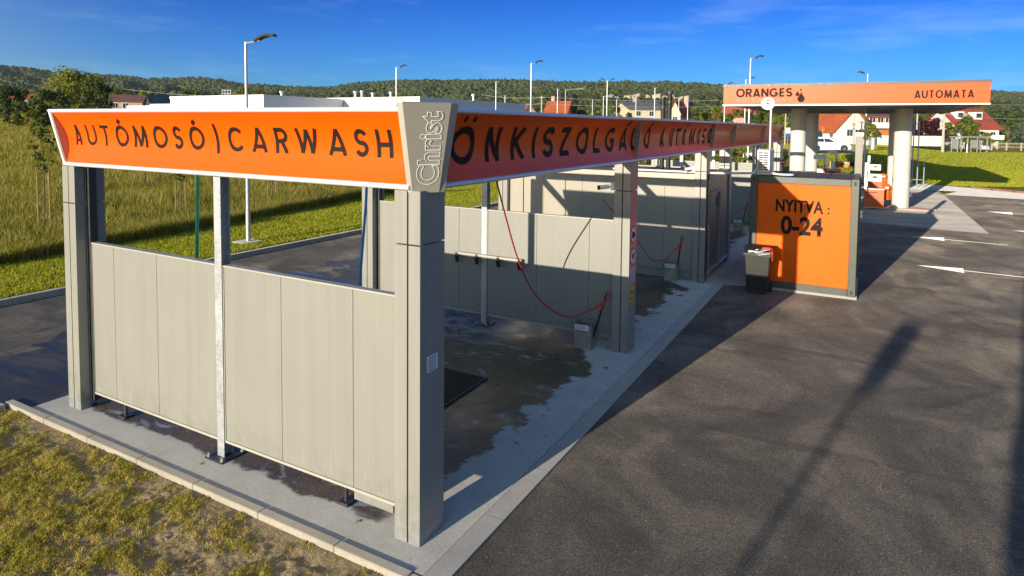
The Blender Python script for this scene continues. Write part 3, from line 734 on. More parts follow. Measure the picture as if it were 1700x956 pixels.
# stroke alphabet, cap height 1: (strokes, advance); a stroke is a list of points, or ('arc', cx, cy, rx, ry, a0, a1)
SW = 0.175
def A_(cx, cy, rx, ry, a0, a1, n=28):
    return [(cx+rx*math.cos(R(a0+(a1-a0)*i/n)), cy+ry*math.sin(R(a0+(a1-a0)*i/n))) for i in range(n+1)]
h_ = SW/2
GL = {
 'A': ([[(0.05,0),(0.36,1.0)],[(0.36,1.0),(0.67,0)],[(0.16,0.24),(0.56,0.24)]],0.72),
 'U': ([[(0.08,1),(0.08,0.36)]+A_(0.35,0.36,0.27,0.28,180,360)+[(0.62,1)]],0.70),
 'T': ([[(0,0.92),(0.62,0.92)],[(0.31,0.92),(0.31,0)]],0.62),
 'O': ([A_(0.44,0.5,0.36,0.42,0,360)],0.88),
 'M': ([[(0.06,0),(0.14,1)],[(0.14,0.95),(0.44,0.06)],[(0.44,0.06),(0.74,0.95)],[(0.74,1),(0.82,0)]],0.88),
 'S': ([A_(0.29,0.71,0.21,0.21,20,270)+A_(0.29,0.29,0.21,0.21,90,-160)],0.58),
 '/': ([[(0.02,-0.12),(0.34,1.12)]],0.36),
 'C': ([A_(0.44,0.5,0.36,0.42,42,318)],0.76),
 'R': ([[(0.08,0),(0.08,1)],[(0.08,0.92),(0.32,0.92)]+A_(0.32,0.70,0.22,0.22,90,-90)+[(0.08,0.48)],[(0.30,0.48),(0.56,0)]],0.62),
 'W': ([[(0.05,1),(0.26,0.05)],[(0.26,0.05),(0.50,0.95)],[(0.50,0.95),(0.74,0.05)],[(0.74,0.05),(0.95,1)]],1.0),
 'H': ([[(0.08,0),(0.08,1)],[(0.62,0),(0.62,1)],[(0.08,0.46),(0.62,0.46)]],0.70),
 'N': ([[(0.08,0),(0.08,1)],[(0.08,0.96),(0.62,0.04)],[(0.62,0),(0.62,1)]],0.70),
 'K': ([[(0.08,0),(0.08,1)],[(0.10,0.44),(0.56,1)],[(0.22,0.56),(0.60,0)]],0.62),
 'I': ([[(0.08,0),(0.08,1)]],0.16),
 'Z': ([[(0.02,0.92),(0.58,0.92)],[(0.54,0.92),(0.06,0.08)],[(0.02,0.08),(0.60,0.08)]],0.62),
 'L': ([[(0.08,0),(0.08,1)],[(0.08,0.08),(0.48,0.08)]],0.50),
 'G': ([A_(0.44,0.5,0.36,0.42,45,352),[(0.50,0.46),(0.82,0.46)]],0.86),
 'E': ([[(0.08,0),(0.08,1)],[(0.08,0.92),(0.52,0.92)],[(0.08,0.5),(0.48,0.5)],[(0.08,0.08),(0.52,0.08)]],0.54),
 'P': ([[(0.08,0),(0.08,1)],[(0.08,0.92),(0.32,0.92)]+A_(0.32,0.68,0.24,0.24,90,-90)+[(0.08,0.44)]],0.60),
 'Y': ([[(0.04,1),(0.34,0.46)],[(0.64,1),(0.34,0.46)],[(0.34,0.5),(0.34,0)]],0.68),
}
ACC = {'Ó': ('O', [[(0.40,1.08),(0.60,1.26)]]), 'Á': ('A', [[(0.34,1.08),(0.52,1.26)]]), 'Ö': ('O', None)}
def letter(m, ch, fn, a0, a1, b0, b1, sw=SW, lift=0.004):
    """fn(a, b, lift) -> xyz; letter box a0..a1 by b0..b1"""
    base, extra = ACC.get(ch, (ch, []))
    strokes, adv = GL[base]; px_ = [p[0] for st in strokes for p in st]; strokes = list(strokes) + (extra or [])
    H = b1-b0; w = sw; pad = 0.8*sw*H/2; lo, hi = min(px_), max(px_)
    sx = (a1-a0-2*pad)/max(hi-lo, 0.2); a0 = a0+pad-lo*sx if hi-lo > 0.01 else (a0+a1)/2-lo*sx
    for si, st in enumerate(strokes):
        st = [Vector((p[0]*sx, p[1]*H)) for p in st]
        closed = (st[0]-st[-1]).length < 1e-4
        fine = []
        for p, q in zip(st[:-1], st[1:]):
            n = max(1, int((q-p).length/0.03))
            fine += [p+(q-p)*i/n for i in range(n)]
        fine.append(st[-1]); k = len(fine); hw = w*abs(H)/2
        o = len(m.v); lf = lift+si*0.0006
        for i, p in enumerate(fine):
            if closed: t = (fine[(i+1)%(k-1)]-fine[(i-1)%(k-1)]).normalized()
            else: t = (fine[min(i+1,k-1)]-fine[max(i-1,0)]).normalized()
            nn = Vector((-t.y, t.x))*hw
            for q in (p+nn, p-nn):
                b = q.y
                if si < len(GL[base][0]) and ch != '/': b = min(max(b, -0.012*H), H*1.012)
                m.v.append(fn(a0+q.x, b0+b, lf))
        for i in range(k-1): m.f.append((o+2*i, o+2*i+1, o+2*i+3, o+2*i+2))
    if extra is None:
        for cx in (0.28, 0.60):
            o = len(m.v); c = (a0+cx*sx, b0+1.2*H)
            m.v += [fn(c[0]+0.085*H*math.cos(2*math.pi*i/16), c[1]+0.085*H*math.sin(2*math.pi*i/16), lift) for i in range(16)]
            m.f.append(tuple(range(o, o+16)))
    return m
def t_of(z):
    a, b = 0.0, 1.0
    for _ in range(30):
        c = (a+b)/2
        if arc(c)[1] < z: a = c
        else: b = c
    return a
fs = empty('fascia_sign', (-2.9, 0, 3.2), 'curved glossy orange sign over the front partition with black AUTÓMOSÓ/CARWASH lettering', 'sign', 'curved orange signs')
curved(face_front, -5.70, -0.12).build('sign_face', ORANGE, fs, smooth=True, recalc=False)
def fit_letter(ch, fn, ua, ub, b0, b1, a, b, sw=SW):
    """slide and stretch a letter along the sign until it spans the measured width"""
    for _ in range(4):
        m = MB(); letter(m, ACC.get(ch, (ch,))[0], fn, a, b, b0, b1, sw); us_ = [proj(v)[0] for v in m.v]; lo, hi = min(us_), max(us_)
        k = (b-a)/max(hi-lo, 1e-6); a += (ua-lo)*k; b += (ub-hi)*k
        if b-a < 0.02: b = a+0.02
    m = MB(); letter(m, ch, fn, a, b, b0, b1, sw); return m
fl = lambda a, b, l: face_front(a, t_of(b), l)
us_ = [122.2,136.9,138.7,161,163.2,179.2,191.6,213.9,218.2,246,253.9,278.4,286,304.2,313.8,339.7,353.5,361.5,378.4,404.2,419,444.3,451.9,479.2,487.3,525,546,576.2,587.3,612.1,620.7,653.1]
for i, ch in enumerate('AUTÓMOSÓ/CARWASH'):
    m = fit_letter(ch, fl, us_[2*i], us_[2*i+1], 3.50, 3.757, onY(us_[2*i], 240, 0.01).x, onY(us_[2*i+1], 240, 0.01).x, 0.125 if i == 0 else 0.15 if i < 3 else SW); m.build('letter', BLACKVINYL, fs, recalc=False)
m = MB(); m.tube([(-5.72, -OB+0.03, ZB-0.012), (-0.10, -OB+0.03, ZB-0.012)], 0.026, 12); m.tube([(-5.91, -OT+0.03, ZT+0.018), (-0.06, -OT+0.03, ZT+0.018)], 0.024, 12); m.box(-5.89, -0.1, -OT+0.03, 0.14, ZT+0.02, ZT+0.036)
m.tube([(-5.715, -OB+0.03, ZB-0.012), (-5.905, -OT+0.03, ZT+0.018)], 0.018, 10)
m.build('frame_tube', BRIGHTALU, fs, smooth=True)
def fin(fn, a, parent, th=0.008):
    m = MB(); poly = [arc(i/20) for i in range(21)]
    n = len(poly); V = [fn(a-th, i/20) for i in range(21)] + [fn(a+th, i/20) for i in range(21)]
    m.add(V, [tuple(range(n)), tuple(reversed(range(n, 2*n)))] + [(i, i+1, n+i+1, n+i) for i in range(n-1)] + [(0, n, 2*n-1, n-1)])
    return m.build('fin', FINMETAL, parent)
fin(face_front, -5.69, fs)
m = MB(); m.box(-5.70, -0.12, 0.10, 0.128, 3.225, ZT+0.02); m.build('rear_sheet', EMBLEM, fs)
ss = empty('fascia_sign', (0, 13, 3.2), 'long curved glossy orange sign along the bays with black ÖNKISZOLGÁLÓ AUTÓMOSÓ lettering', 'sign', 'curved orange signs')
YE = 26.04
curved(face_side, 0.25, YE).build('sign_face', ORANGE, ss, smooth=True, recalc=False)
fl = lambda a, b, l: face_side(a, t_of(b), l)
us_ = [747,788,805,836,847.5,874.5,882,896.5,901,921.5,928.5,950.5,956.5,977.5,984.5,996,1004.5,1021.5,1028,1041.5,1047,1056,1069,1080.6,1095.5,1104.7,1111,1121,1122.4,1132.5,1132.5,1140,1144,1156.6,1156.8,1164,1165.2,1173,1174.2,1182]
for i, ch in enumerate('ÖNKISZOLGÁLÓAUTÓMOSÓ'):
    a, b = onX(us_[2*i], 240, 0.015).y, onX(us_[2*i+1], 240, 0.015).y
    m = fit_letter(ch, fl, us_[2*i], us_[2*i+1], 3.43, 3.787, a, b, 0.20); m.build('letter', BLACKVINYL, ss, recalc=False)
m = MB(); m.tube([(OB, 0.27, ZB-0.012), (OB, YE+0.02, ZB-0.012)], 0.026, 12); m.tube([(OT, 0.12, ZT+0.018), (OT, YE+0.02, ZT+0.018)], 0.024, 12); m.box(-0.14, OT, 0.2, YE, ZT+0.02, ZT+0.036)
m.build('frame_tube', BRIGHTALU, ss, smooth=True)
for y in (5.81, 11.69, 14.55, 20.38, YE): fin(face_side, y, ss)
for y in (3.42, 8.7, 17.4, 23.2):
    m = MB()
    for j in range(24):
        q = [face_side(y+d, (j+e)/24, 0.0015) for d, e in ((-0.004,0),(0.004,0),(0.004,1),(-0.004,1))]; m.add(q, [(0,1,2,3)])
    m.build('panel_joint', BLACKVINYL, ss, recalc=False)
m = MB(); m.box(-0.128, -0.10, 0.3, YE, 3.225, ZT+0.02); m.build('rear_sheet', EMBLEM, ss)
# corner emblem board, wider at the top, leaning outwards
em = empty('corner_emblem', (0.02, 0.05, 3.2), 'tapered pale grey corner board with a white outlined wordmark between the two orange signs', 'sign board')
b0, b1, t0, t1 = Vector((-0.085, 0.00, 3.205)), Vector((0.075, 0.175, 3.205)), Vector((0.015, -0.262, 3.985)), Vector((0.285, 0.055, 3.985))
bl, br, tl, tr = b0+Vector((-0.05, 0.0, 0)), b1+Vector((0.02, 0.055, 0)), t0+Vector((-0.075, 0.02, 0)), t1+Vector((-0.012, 0.13, 0))
nrm = (b1-b0).cross(t0-b0).normalized()
if nrm.y > 0: nrm = -nrm
bk0, bk1 = Vector((-0.10, 0.30, 3.205)), Vector((-0.10, 0.30, 3.985))
m = MB(); m.add([b0, b1, t1, t0, b0-nrm*0.03, b1-nrm*0.03, t1-nrm*0.03, t0-nrm*0.03], [(0,1,2,3),(7,6,5,4),(0,4,5,1),(1,5,6,2),(2,6,7,3),(3,7,4,0)])
m.build('face_sheet', EMBLEM, em)
e_ = nrm*0.002
m = MB(); m.add([bl, b0-e_, t0-e_, tl], [(0,1,2,3)]); m.add([b1-e_, br, tr, t1-e_], [(0,1,2,3)])
m.add([bl, bk0, b0-e_], [(0,1,2)]); m.add([b0-e_, bk0, b1-e_], [(0,1,2)]); m.add([b1-e_, bk0, br], [(0,1,2)])
m.add([tl, t0-e_, bk1], [(0,1,2)]); m.add([t0-e_, t1-e_, bk1], [(0,1,2)]); m.add([t1-e_, tr, bk1], [(0,1,2)])
m.add([bl, tl, bk1, bk0], [(0,1,2,3)]); m.add([br, bk0, bk1, tr], [(0,1,2,3)])
m.build('side_sheet', EMBLEMEDGE, em, recalc=False)
def text_mesh(s, outline=None, weight=0.0, extr=0.0, spacing=1.0):
    c = bpy.data.curves.new('text', 'FONT'); c.body = s; c.resolution_u = 6; c.offset = weight; c.space_character = spacing
    if outline: c.fill_mode = 'NONE'; c.bevel_depth = outline; c.bevel_resolution = 1
    else: c.fill_mode = 'FRONT'; c.extrude = extr
    o = bpy.data.objects.new('text', c); col.objects.link(o)
    dg = bpy.context.evaluated_depsgraph_get(); me = bpy.data.meshes.new_from_object(o.evaluated_get(dg))
    bpy.data.objects.remove(o); bpy.data.curves.remove(c); return me
def fit_text(name, s, mat, parent, org, ux, uy, w, h, outline=None, weight=0.0, lift=None, spacing=1.0):
    """lay text flat with its lower left at org, w wide along ux and h tall along uy"""
    me = text_mesh(s, outline, weight, 0.0, spacing); co = np.empty(len(me.vertices)*3); me.vertices.foreach_get('co', co); co = co.reshape(-1, 3)
    lo, hi = co.min(0), co.max(0); n = ux.cross(uy).normalized()
    for v in me.vertices:
        a = (v.co.x-lo[0])/(hi[0]-lo[0])*w; b = (v.co.y-lo[1])/(hi[1]-lo[1])*h
        v.co = org + ux*a + uy*b + n*(v.co.z*(w/(hi[0]-lo[0]))*(0.2 if outline else 1.0) + (lift or 0.003))
    me.materials.clear(); me.name = name
    return link(name, me, mat, parent)
up_ = ((t0+t1)-(b0+b1)).normalized(); ac = (b1-b0).normalized(); up_ = (up_-ac*up_.dot(ac)).normalized()
mid = (b0+b1)/2
# reads upwards: text direction = up, letter tops towards the left
fit_text('wordmark', 'Christ', WHITEPAINT, em, mid + up_*0.075 + ac*0.106, up_, -ac, 0.67, 0.20, outline=0.0115, weight=0.03, lift=0.004)

# ------------------------------------------------------------------ things in and on the wash bays
def bez(p, n=24):
    """smooth curve through points (Catmull-Rom)"""
    p = [Vector(q) for q in p]; p = [p[0]*2-p[1]] + p + [p[-1]*2-p[-2]]; out = []
    for i in range(1, len(p)-2):
        for k in range(n):
            t = k/n; a, b, c, d = p[i-1:i+3]
            out.append(0.5*((2*b)+(c-a)*t+(2*a-5*b+4*c-d)*t*t+(3*b-a-3*c+d)*t**3))
    out.append(p[-2]); return out
# lance holders and red hoses
def holder(x, y, label, lance_label, hose_pts, hlabel, tip):
    t = empty('lance_holder', (x, y, 0), label, 'holder', 'steel lance holder boxes on the wash floor')
    m = MB(); w, d, h = 0.31, 0.21, 0.44; z0 = 0.012
    x0, x1, y0, y1 = x-w/2, x+w/2, y-d/2, y+d/2
    m.box(x0, x1, y0, y0+0.006, z0, h); m.box(x0, x1, y1-0.006, y1, z0, h+0.03); m.box(x0, x0+0.006, y0+0.006, y1-0.006, z0, h+0.01); m.box(x1-0.006, x1, y0+0.006, y1-0.006, z0, h+0.01); m.box(x0+0.006, x1-0.006, y0+0.006, y1-0.006, z0, z0+0.01)
    m.build('box', BOXSTEEL, t)
    m = MB(); m.box(x0+0.015, x1-0.05, y0-0.003, y0-0.0005, h-0.10, h-0.015); s = m.build('sticker', STICKERWHITE, t)
    m = MB()
    for i, q in enumerate((0.16, 0.185, 0.13)): m.box(x0+0.04, x0+0.04+q, y0-0.0045, y0-0.0032, h-0.04-i*0.02, h-0.033-i*0.02)
    m.build('print', PRINTGREY, s)
    m = MB(); m.obox(Vector((x+0.0, y0-0.003, 0.20)), 0.012, 0.005, 0.17, ry=0.5); m.build('slot', EMBLEMEDGE, t)
    a = Vector((x+0.10, y+0.01, 0.05)); b = Vector(tip)
    l = empty('spray_lance', a, lance_label, 'spray lance', 'spray lances standing in their holders')
    p = a.lerp(b, 0.70); q = a.lerp(b, 0.88)
    m = MB(); m.tube([a, p], 0.018, 8); m.build('tube', RUBBER, l, smooth=True)
    m = MB(); m.tube([p, p.lerp(q, 0.1), p.lerp(q, 0.9), q], [0.02, 0.030, 0.030, 0.02], 8); m.tube([p, p+Vector((-0.03, 0, -0.03))], 0.022, 6); m.build('grip', SIGNRED, l, smooth=True)
    m = MB(); m.tube([q, b], 0.013, 8); m.build('coupling', RUBBER, l, smooth=True)
    m = MB(); m.tube(bez(list(hose_pts)+[b+Vector((0.035, 0, -0.09)), b+Vector((0.03, 0, 0.015)), b], 14), 0.0125, 8)
    tag(m.build('wash_hose', REDHOSE, smooth=True), hlabel, 'hose')
HP1 = [onY(824, 300, 3.0), onY(860, 430, 4.45), onY(893, 494, 5.05), onY(938, 525, 5.45), onY(975, 517, 5.55)]
HP1[0] = HP1[0].lerp(HP1[1], -0.08)
tp = onY(1007, 487, 5.6)
holder(-0.745, 5.69-0.1, 'steel lance holder box with slanted slot, on the wet floor by the second pillar', 'black spray lance with red grip leaning out of the holder by the second pillar', HP1, 'red wash hose sagging in a long curve across the nearest wash bay', tp)
HP2 = [onY(1000, 330, 10.3), onY(1062, 405, 10.8), onY(1078, 428, 10.9), onY(1092, 432.5, 10.95), onY(1108, 427, 11.0)]
holder(-0.77, 11.21, 'steel lance holder box in front of the technical room wall', 'spray lance with red grip in front of the beige technical room wall', HP2, 'red wash hose hanging in front of the technical room wall', onY(1131.5, 394, 11.15))
HP3 = [onY(1190, 362, 19.2), onY(1215, 355.5, 19.6), onY(1228, 350, 19.8)]
holder(-0.68, 20.05, 'shaded lance holder box beyond the technical room, left of the orange container', 'spray lance in the dark bay beyond the technical room', HP3, 'red wash hose in the dark bay beyond the technical room', onY(1240, 336, 20.0))
# straight foam hoses hanging from the ceiling booms
for nm, mt_, pts, lb in (('foam_hose', GREENHOSE, [(-5.0, 0.95, 3.45), (-5.0, 1.0, 2.6), (-5.0, 0.98, 1.2)], 'green foam hose hanging straight down behind the front partition'),
                         ('foam_hose', BLUEHOSE, [onY(609, 300, 4.6), onY(607, 345, 4.6), onY(601, 420, 4.55), onY(596, 492, 4.5)], 'blue foam hose hanging beside the rear left pillar'),
                         ('foam_hose', RUBBER, [onY(869, 280, 9.6), onY(869, 330, 9.6), onY(869, 372, 9.6), onY(869, 410, 9.6)], 'thin black hose hanging before the sunlit technical room wall')):
    if mt_ is GREENHOSE:
        a = onY(328, 250, 1.6); pts = [onY(328, 270, 1.6), onY(328, 300, 1.6), onY(327, 380, 1.6), onY(327, 470, 1.6)]
    m = MB(); m.tube(bez(pts, 8), 0.012 if mt_ is RUBBER else 0.025, 8); tag(m.build(nm, mt_, smooth=True), lb, 'hose')
# ceiling booms that carry the hoses
for yb, lb in ((2.9, 'steel ceiling boom above the nearest wash bay'), (8.5, 'steel ceiling boom above the second wash bay')):
    t = empty('hose_boom', (-2.9, yb, 3.3), lb, 'boom', 'ceiling booms over the wash bays')
    m = MB(); m.box(-3.0, -2.8, yb-2.72, yb+2.62, 3.46, 3.52); m.build('carrier', GALV, t, bevel=0.004)
    m = MB(); m.tube([(-2.9, yb, 3.46), (-2.9, yb, 3.38), (-0.95, yb+0.2, 3.34)], 0.02, 8); m.tube([(-2.9, yb+0.02, 3.40), (-4.6, yb+0.4, 3.36)], 0.02, 8); m.build('arm', GALV, t, smooth=True)
# mat clamps on the second partition
t = empty('mat_rail', (-2.8, 5.7, 1.33), 'beige rail with four black mat clamps on the second partition', 'rail')
m = MB(); m.tube([(-3.48, 5.715, 1.345), (-2.06, 5.715, 1.345)], 0.027, 10); m.build('bar', EMBLEMEDGE, t, smooth=True)
for x in (-3.47, -3.02, -2.55, -2.10):
    m = MB(); m.prism([(5.66, 1.30), (5.70, 1.17), (5.725, 1.17), (5.735, 1.35), (5.70, 1.37)], lambda a, b, q: (q, a, b), x-0.03, x+0.03); m.build('clamp', RUBBER, t, bevel=0.004)
# rubber drain mat
t = empty('drain_mat', (-2.3, 3.0, 0.01), 'black ribbed drain grating on the wet floor behind the corner pillar', 'drain grating')
m = MB(); m.box(-3.1, -1.46, 2.46, 2.5, 0.01, 0.035); m.box(-3.1, -1.46, 3.53, 3.57, 0.01, 0.035); m.box(-3.1, -3.06, 2.5, 3.53, 0.01, 0.035); m.box(-1.5, -1.46, 2.5, 3.53, 0.01, 0.035); m.box(-3.06, -1.5, 2.5, 3.53, 0.01, 0.016); m.build('frame', RUBBER, t)
m = MB(); x = -3.05
while x < -1.52: m.box(x, x+0.018, 2.5, 3.53, 0.016, 0.032); x += 0.036
m.build('bars', RUBBER, t)
# notices
def notice(y0, y1, z0, z1, mat, label, nm='notice', lines=0, ink=PRINTGREY, cat='notice', border=None, grp=None):
    t = empty(nm, (0.0, y0, z0), label, cat, grp)
    m = MB(); m.box(0.0005, 0.004, y0, y1, z0, z1); m.build('plate', mat, t)
    if border:
        m = MB(); w = 0.012
        for a in ((y0, y1, z0, z0+w), (y0, y1, z1-w, z1), (y0, y0+w, z0+w, z1-w), (y1-w, y1, z0+w, z1-w)): m.box(0.0042, 0.0055, *a)
        m.build('border', border, t)
    if lines:
        m = MB(); h = (z1-z0); r_ = random.Random(int(z0*100))
        for i in range(lines):
            z = z1-h*(0.16+0.72*i/max(1, lines-1)); y = y0+0.022
            while y < y1-0.03:
                w = r_.uniform(0.008, 0.022); m.box(0.0045, 0.0058, y, min(y+w, y1-0.018), z-h*0.035, z+h*0.035); y += w+0.006
        m.build('print', ink, t)
    return t
notice(0.10, 0.262, 1.575, 1.72, STICKERWHITE, 'small white printed notice on the side of the front corner pillar', lines=5)
def roundsign(zc, kind, label):
    t = empty('prohibition_sign', (0.0, 5.83, zc), label, 'prohibition sign', 'round prohibition signs on the second pillar')
    r0 = 0.15; yc = 5.83
    def disc(m, r, a, b): m.tube([(a, yc, zc), (b, yc, zc)], r, 40)
    m = MB(); disc(m, r0, 0.001, 0.004); m.build('rim', SIGNRED, t)
    m = MB(); disc(m, r0*0.80, 0.0042, 0.0056); m.build('disc', STICKERWHITE, t)
    m = MB(); X = (0.0058, 0.0072)
    def b(y0, y1, z0, z1): m.box(*X, yc+y0, yc+y1, zc+z0, zc+z1)
    if kind == 'lorry':
        b(-0.075, 0.03, -0.035, 0.05); b(0.036, 0.08, -0.035, 0.025)
        for q in (-0.05, -0.015, 0.055): m.tube([(X[0], yc+q, zc-0.04), (X[1], yc+q, zc-0.04)], 0.019, 14)
    else:
        b(-0.05, 0.045, -0.005, 0.04); b(0.045, 0.075, 0.03, 0.06)
        for q in (-0.045, -0.02, 0.015, 0.036): b(q, q+0.012, -0.055, -0.005)
        b(-0.06, -0.05, -0.02, 0.03); b(0.0, 0.01, 0.04, 0.08)
    m.build('pictogram', BLACKVINYL, t)
roundsign(2.0, 'lorry', 'upper round red-rimmed prohibition sign with a black lorry on the second pillar')
roundsign(1.63, 'animal', 'lower round red-rimmed prohibition sign with a black animal on the second pillar')
notice(5.70, 5.965, 1.16, 1.45, STICKERWHITE, 'white printed notice with red border under the round prohibition signs', lines=6, border=SIGNRED)
t = notice(5.72, 5.88, 0.85, 1.14, SIGNYELLOW, 'yellow warning sticker below the red-bordered notice on the second pillar', nm='warning_sticker', lines=0, cat='warning sticker')
m = MB(); y, z = 5.80, 1.02
for k_ in range(3):
    a, b = R(90+120*k_), R(210+120*k_); MB().tube([(0.0052, y+0.05*math.cos(a), z+0.05*math.sin(a)), (0.0052, y+0.05*math.cos(b), z+0.05*math.sin(b))], 0.004, 4).build('print', BLACKVINYL, t)
for q in ((y-0.006, y+0.006, z-0.015, z+0.025), (5.74, 5.86, 0.93, 0.945), (5.75, 5.85, 0.895, 0.91)): MB().box(0.0045, 0.0058, *q).build('print', BLACKVINYL, t)
def cctv(x, y, z, label):
    t = empty('security_camera', (x, y, z), label, 'security camera', 'white security cameras on the pillars')
    m = MB(); m.obox(Vector((x-0.035, y, z)), 0.07, 0.09, 0.12); m.tube([(x-0.06, y, z), (x-0.12, y-0.02, z-0.01)], 0.018, 8); m.build('bracket', WHITEPAINT, t, bevel=0.006)
    m = MB(); m.tube([(x-0.10, y-0.02, z+0.0), (x-0.24, y-0.07, z-0.02)], 0.036, 14); m.build('body', WHITEPAINT, t, smooth=True)
    m = MB(); m.tube([(x-0.24, y-0.07, z-0.02), (x-0.285, y-0.086, z-0.027)], 0.038, 14); m.build('lens', RUBBER, t, smooth=True)
cctv(-0.287, 5.70, 2.80, 'white bullet security camera on the second pillar above the partition')
cctv(-0.287, 11.34, 2.80, 'white bullet security camera on the pillar before the technical room')
cctv(-0.287, 20.21, 2.85, 'distant white security camera under the sign, left of the air conditioner')

# ------------------------------------------------------------------ orange container
CX0, CX1, CY0, CY1, CZ0, CZ1 = 0.975, 3.27, 11.55, 13.78, 0.05, 2.69
ct = empty('orange_container', (2.1, 12.6, 0), 'orange steel container with dark green-grey frame, marked NYITVA: 0-24', 'container')
m = MB(); m.box(CX0+0.02, CX1+0.03, CY0-0.04, CY1, 0.0, CZ0); m.build('base_slab', SLABLIGHT, ct)
fw = 0.165
for x in (CX0, CX1-fw):
    for y in (CY0, CY1-fw): MB().box(x, x+fw, y, y+fw, CZ0, CZ1).build('corner_post', FRAMEGREEN, ct, bevel=0.012)
y0 = CY0+0.012
for z0, z1 in ((CZ0, CZ0+0.16), (CZ1-0.17, CZ1-0.012)):
    for q in ((CX0+fw, CX1-fw, y0, y0+0.12), (CX0+fw, CX1-fw, CY1-0.13, CY1-0.012), (CX0+0.012, CX0+0.13, CY0+fw, CY1-fw), (CX1-0.13, CX1-0.012, CY0+fw, CY1-fw)):
        MB().box(*q, z0, z1).build('rail', FRAMEGREEN, ct, bevel=0.01)
m = MB(); xm = CX0+1.0
m.box(CX0+fw, xm-0.002, CY0+0.045, CY0+0.09, CZ0+0.16, CZ1-0.17); m.box(xm+0.002, CX1-fw, CY0+0.045, CY0+0.09, CZ0+0.16, CZ1-0.17)
fp = m.build('front_panel', ORANGESHEET, ct)
m = MB(); m.box(CX0+0.05, CX0+0.09, CY0+fw, CY1-fw, CZ0+0.16, CZ1-0.17); m.box(CX1-0.09, CX1-0.05, CY0+fw, CY1-fw, CZ0+0.16, CZ1-0.17); m.box(CX0+fw, CX1-fw, CY1-0.09, CY1-0.05, CZ0+0.16, CZ1-0.17); m.build('side_panel', ORANGESHEET, ct)
m = MB(); m.box(CX0+0.06, CX1-0.06, CY0+0.1, CY1-0.08, CZ1-0.05, CZ1-0.022)
for x in (CX0+0.85, CX0+1.6): m.box(x, x+0.04, CY0+0.12, CY1-0.1, CZ1-0.0215, CZ1-0.012)
m.build('roof', ROOFDARK, ct)
for x in (CX0+0.082, CX1-0.082):
    for z in (CZ0+0.09, CZ1-0.10):
        m = MB(); m.tube([(x, CY0-0.003, z-0.022), (x, CY0-0.003, z+0.022)], 0.001, 3); m.v = []; m.f = []
        pr = [(x+0.026*math.cos(a), z+(0.022 if math.sin(a) >= 0 else -0.022)+0.026*math.sin(a)) for a in np.linspace(0, 2*math.pi, 17)[:-1]]
        m.prism(pr, lambda a, b, q: (a, q, b), CY0-0.004, CY0-0.001); m.build('corner_hole', RUBBER, ct)
XV, ZV = Vector((1, 0, 0)), Vector((0, 0, 1))
yp = CY0+0.045
a, b = onY(1287.5, 356, yp), onY(1367, 331, yp)
fit_text('lettering', 'NYITVA', BLACKVINYL, fp, onY(1287.5, 350.5, yp), XV, ZV, (onY(1367, 355, yp)-onY(1287.5, 349, yp)).x, 0.295, weight=0.036, spacing=1.05)
c_ = onY(1375.5, 349, yp); m = MB()
for dz in (0.035, -0.075): m.tube([(c_.x, yp-0.004, c_.z+dz), (c_.x, yp-0.001, c_.z+dz)], 0.024, 16)
m.build('lettering', BLACKVINYL, fp)
o_ = onY(1295.5, 388, yp); fit_text('lettering', '0-24', BLACKVINYL, fp, o_, XV, ZV, (onY(1365.5, 393, yp)-o_).x, 0.44, weight=0.035)
# air conditioner
AX, AY = 1.07, 11.80
t = empty('air_conditioner', (AX, AY, CZ1), 'white air conditioner on the near left corner of the orange container roof', 'air conditioner')
m = MB(); m.box(AX, AX+0.29, AY, AY+0.80, CZ1+0.07, CZ1+0.60); ac_ = m.build('casing', WHITEPAINT, t, bevel=0.015)
m = MB()
for i in range(8):
    for j in range(2): m.box(AX+0.035+j*0.115, AX+0.135+j*0.115, AY-0.003, AY+0.01, CZ1+0.115+i*0.056, CZ1+0.150+i*0.056)
m.build('slot', RUBBER, ac_)
m = MB(); m.tube([(AX+0.29, AY+0.45, CZ1+0.335), (AX+0.297, AY+0.45, CZ1+0.335)], 0.22, 28); m.build('fan_grille', LAMPGREY, ac_)
for q in (0.12, 0.62): MB().box(AX-0.02, AX+0.32, AY+q, AY+q+0.04, CZ1-0.005, CZ1+0.07).build('foot', WHITEPAINT, t)
m = MB(); m.tube(bez([(AX+0.33, AY-0.05, CZ1+0.04), (AX+0.62, AY-0.12, CZ1+0.03), (AX+0.80, AY-0.06, CZ1+0.03), (AX+0.78, AY+0.02, CZ1+0.03), (AX+0.5, AY+0.04, CZ1+0.03), (AX+0.32, AY+0.12, CZ1+0.05)], 10), 0.022, 8)
m.build('pipe', PIPEWHITE, t, smooth=True); m = MB(); m.tube(bez([(AX-0.13, AY+0.0, CZ1+0.02), (AX-0.08, AY-0.05, CZ1+0.05), (AX+0.0, AY-0.05, CZ1+0.14), (AX+0.0, AY+0.03, CZ1+0.2)], 8), 0.014, 6)
m.build('pipe', PIPEWHITE, t, smooth=True)
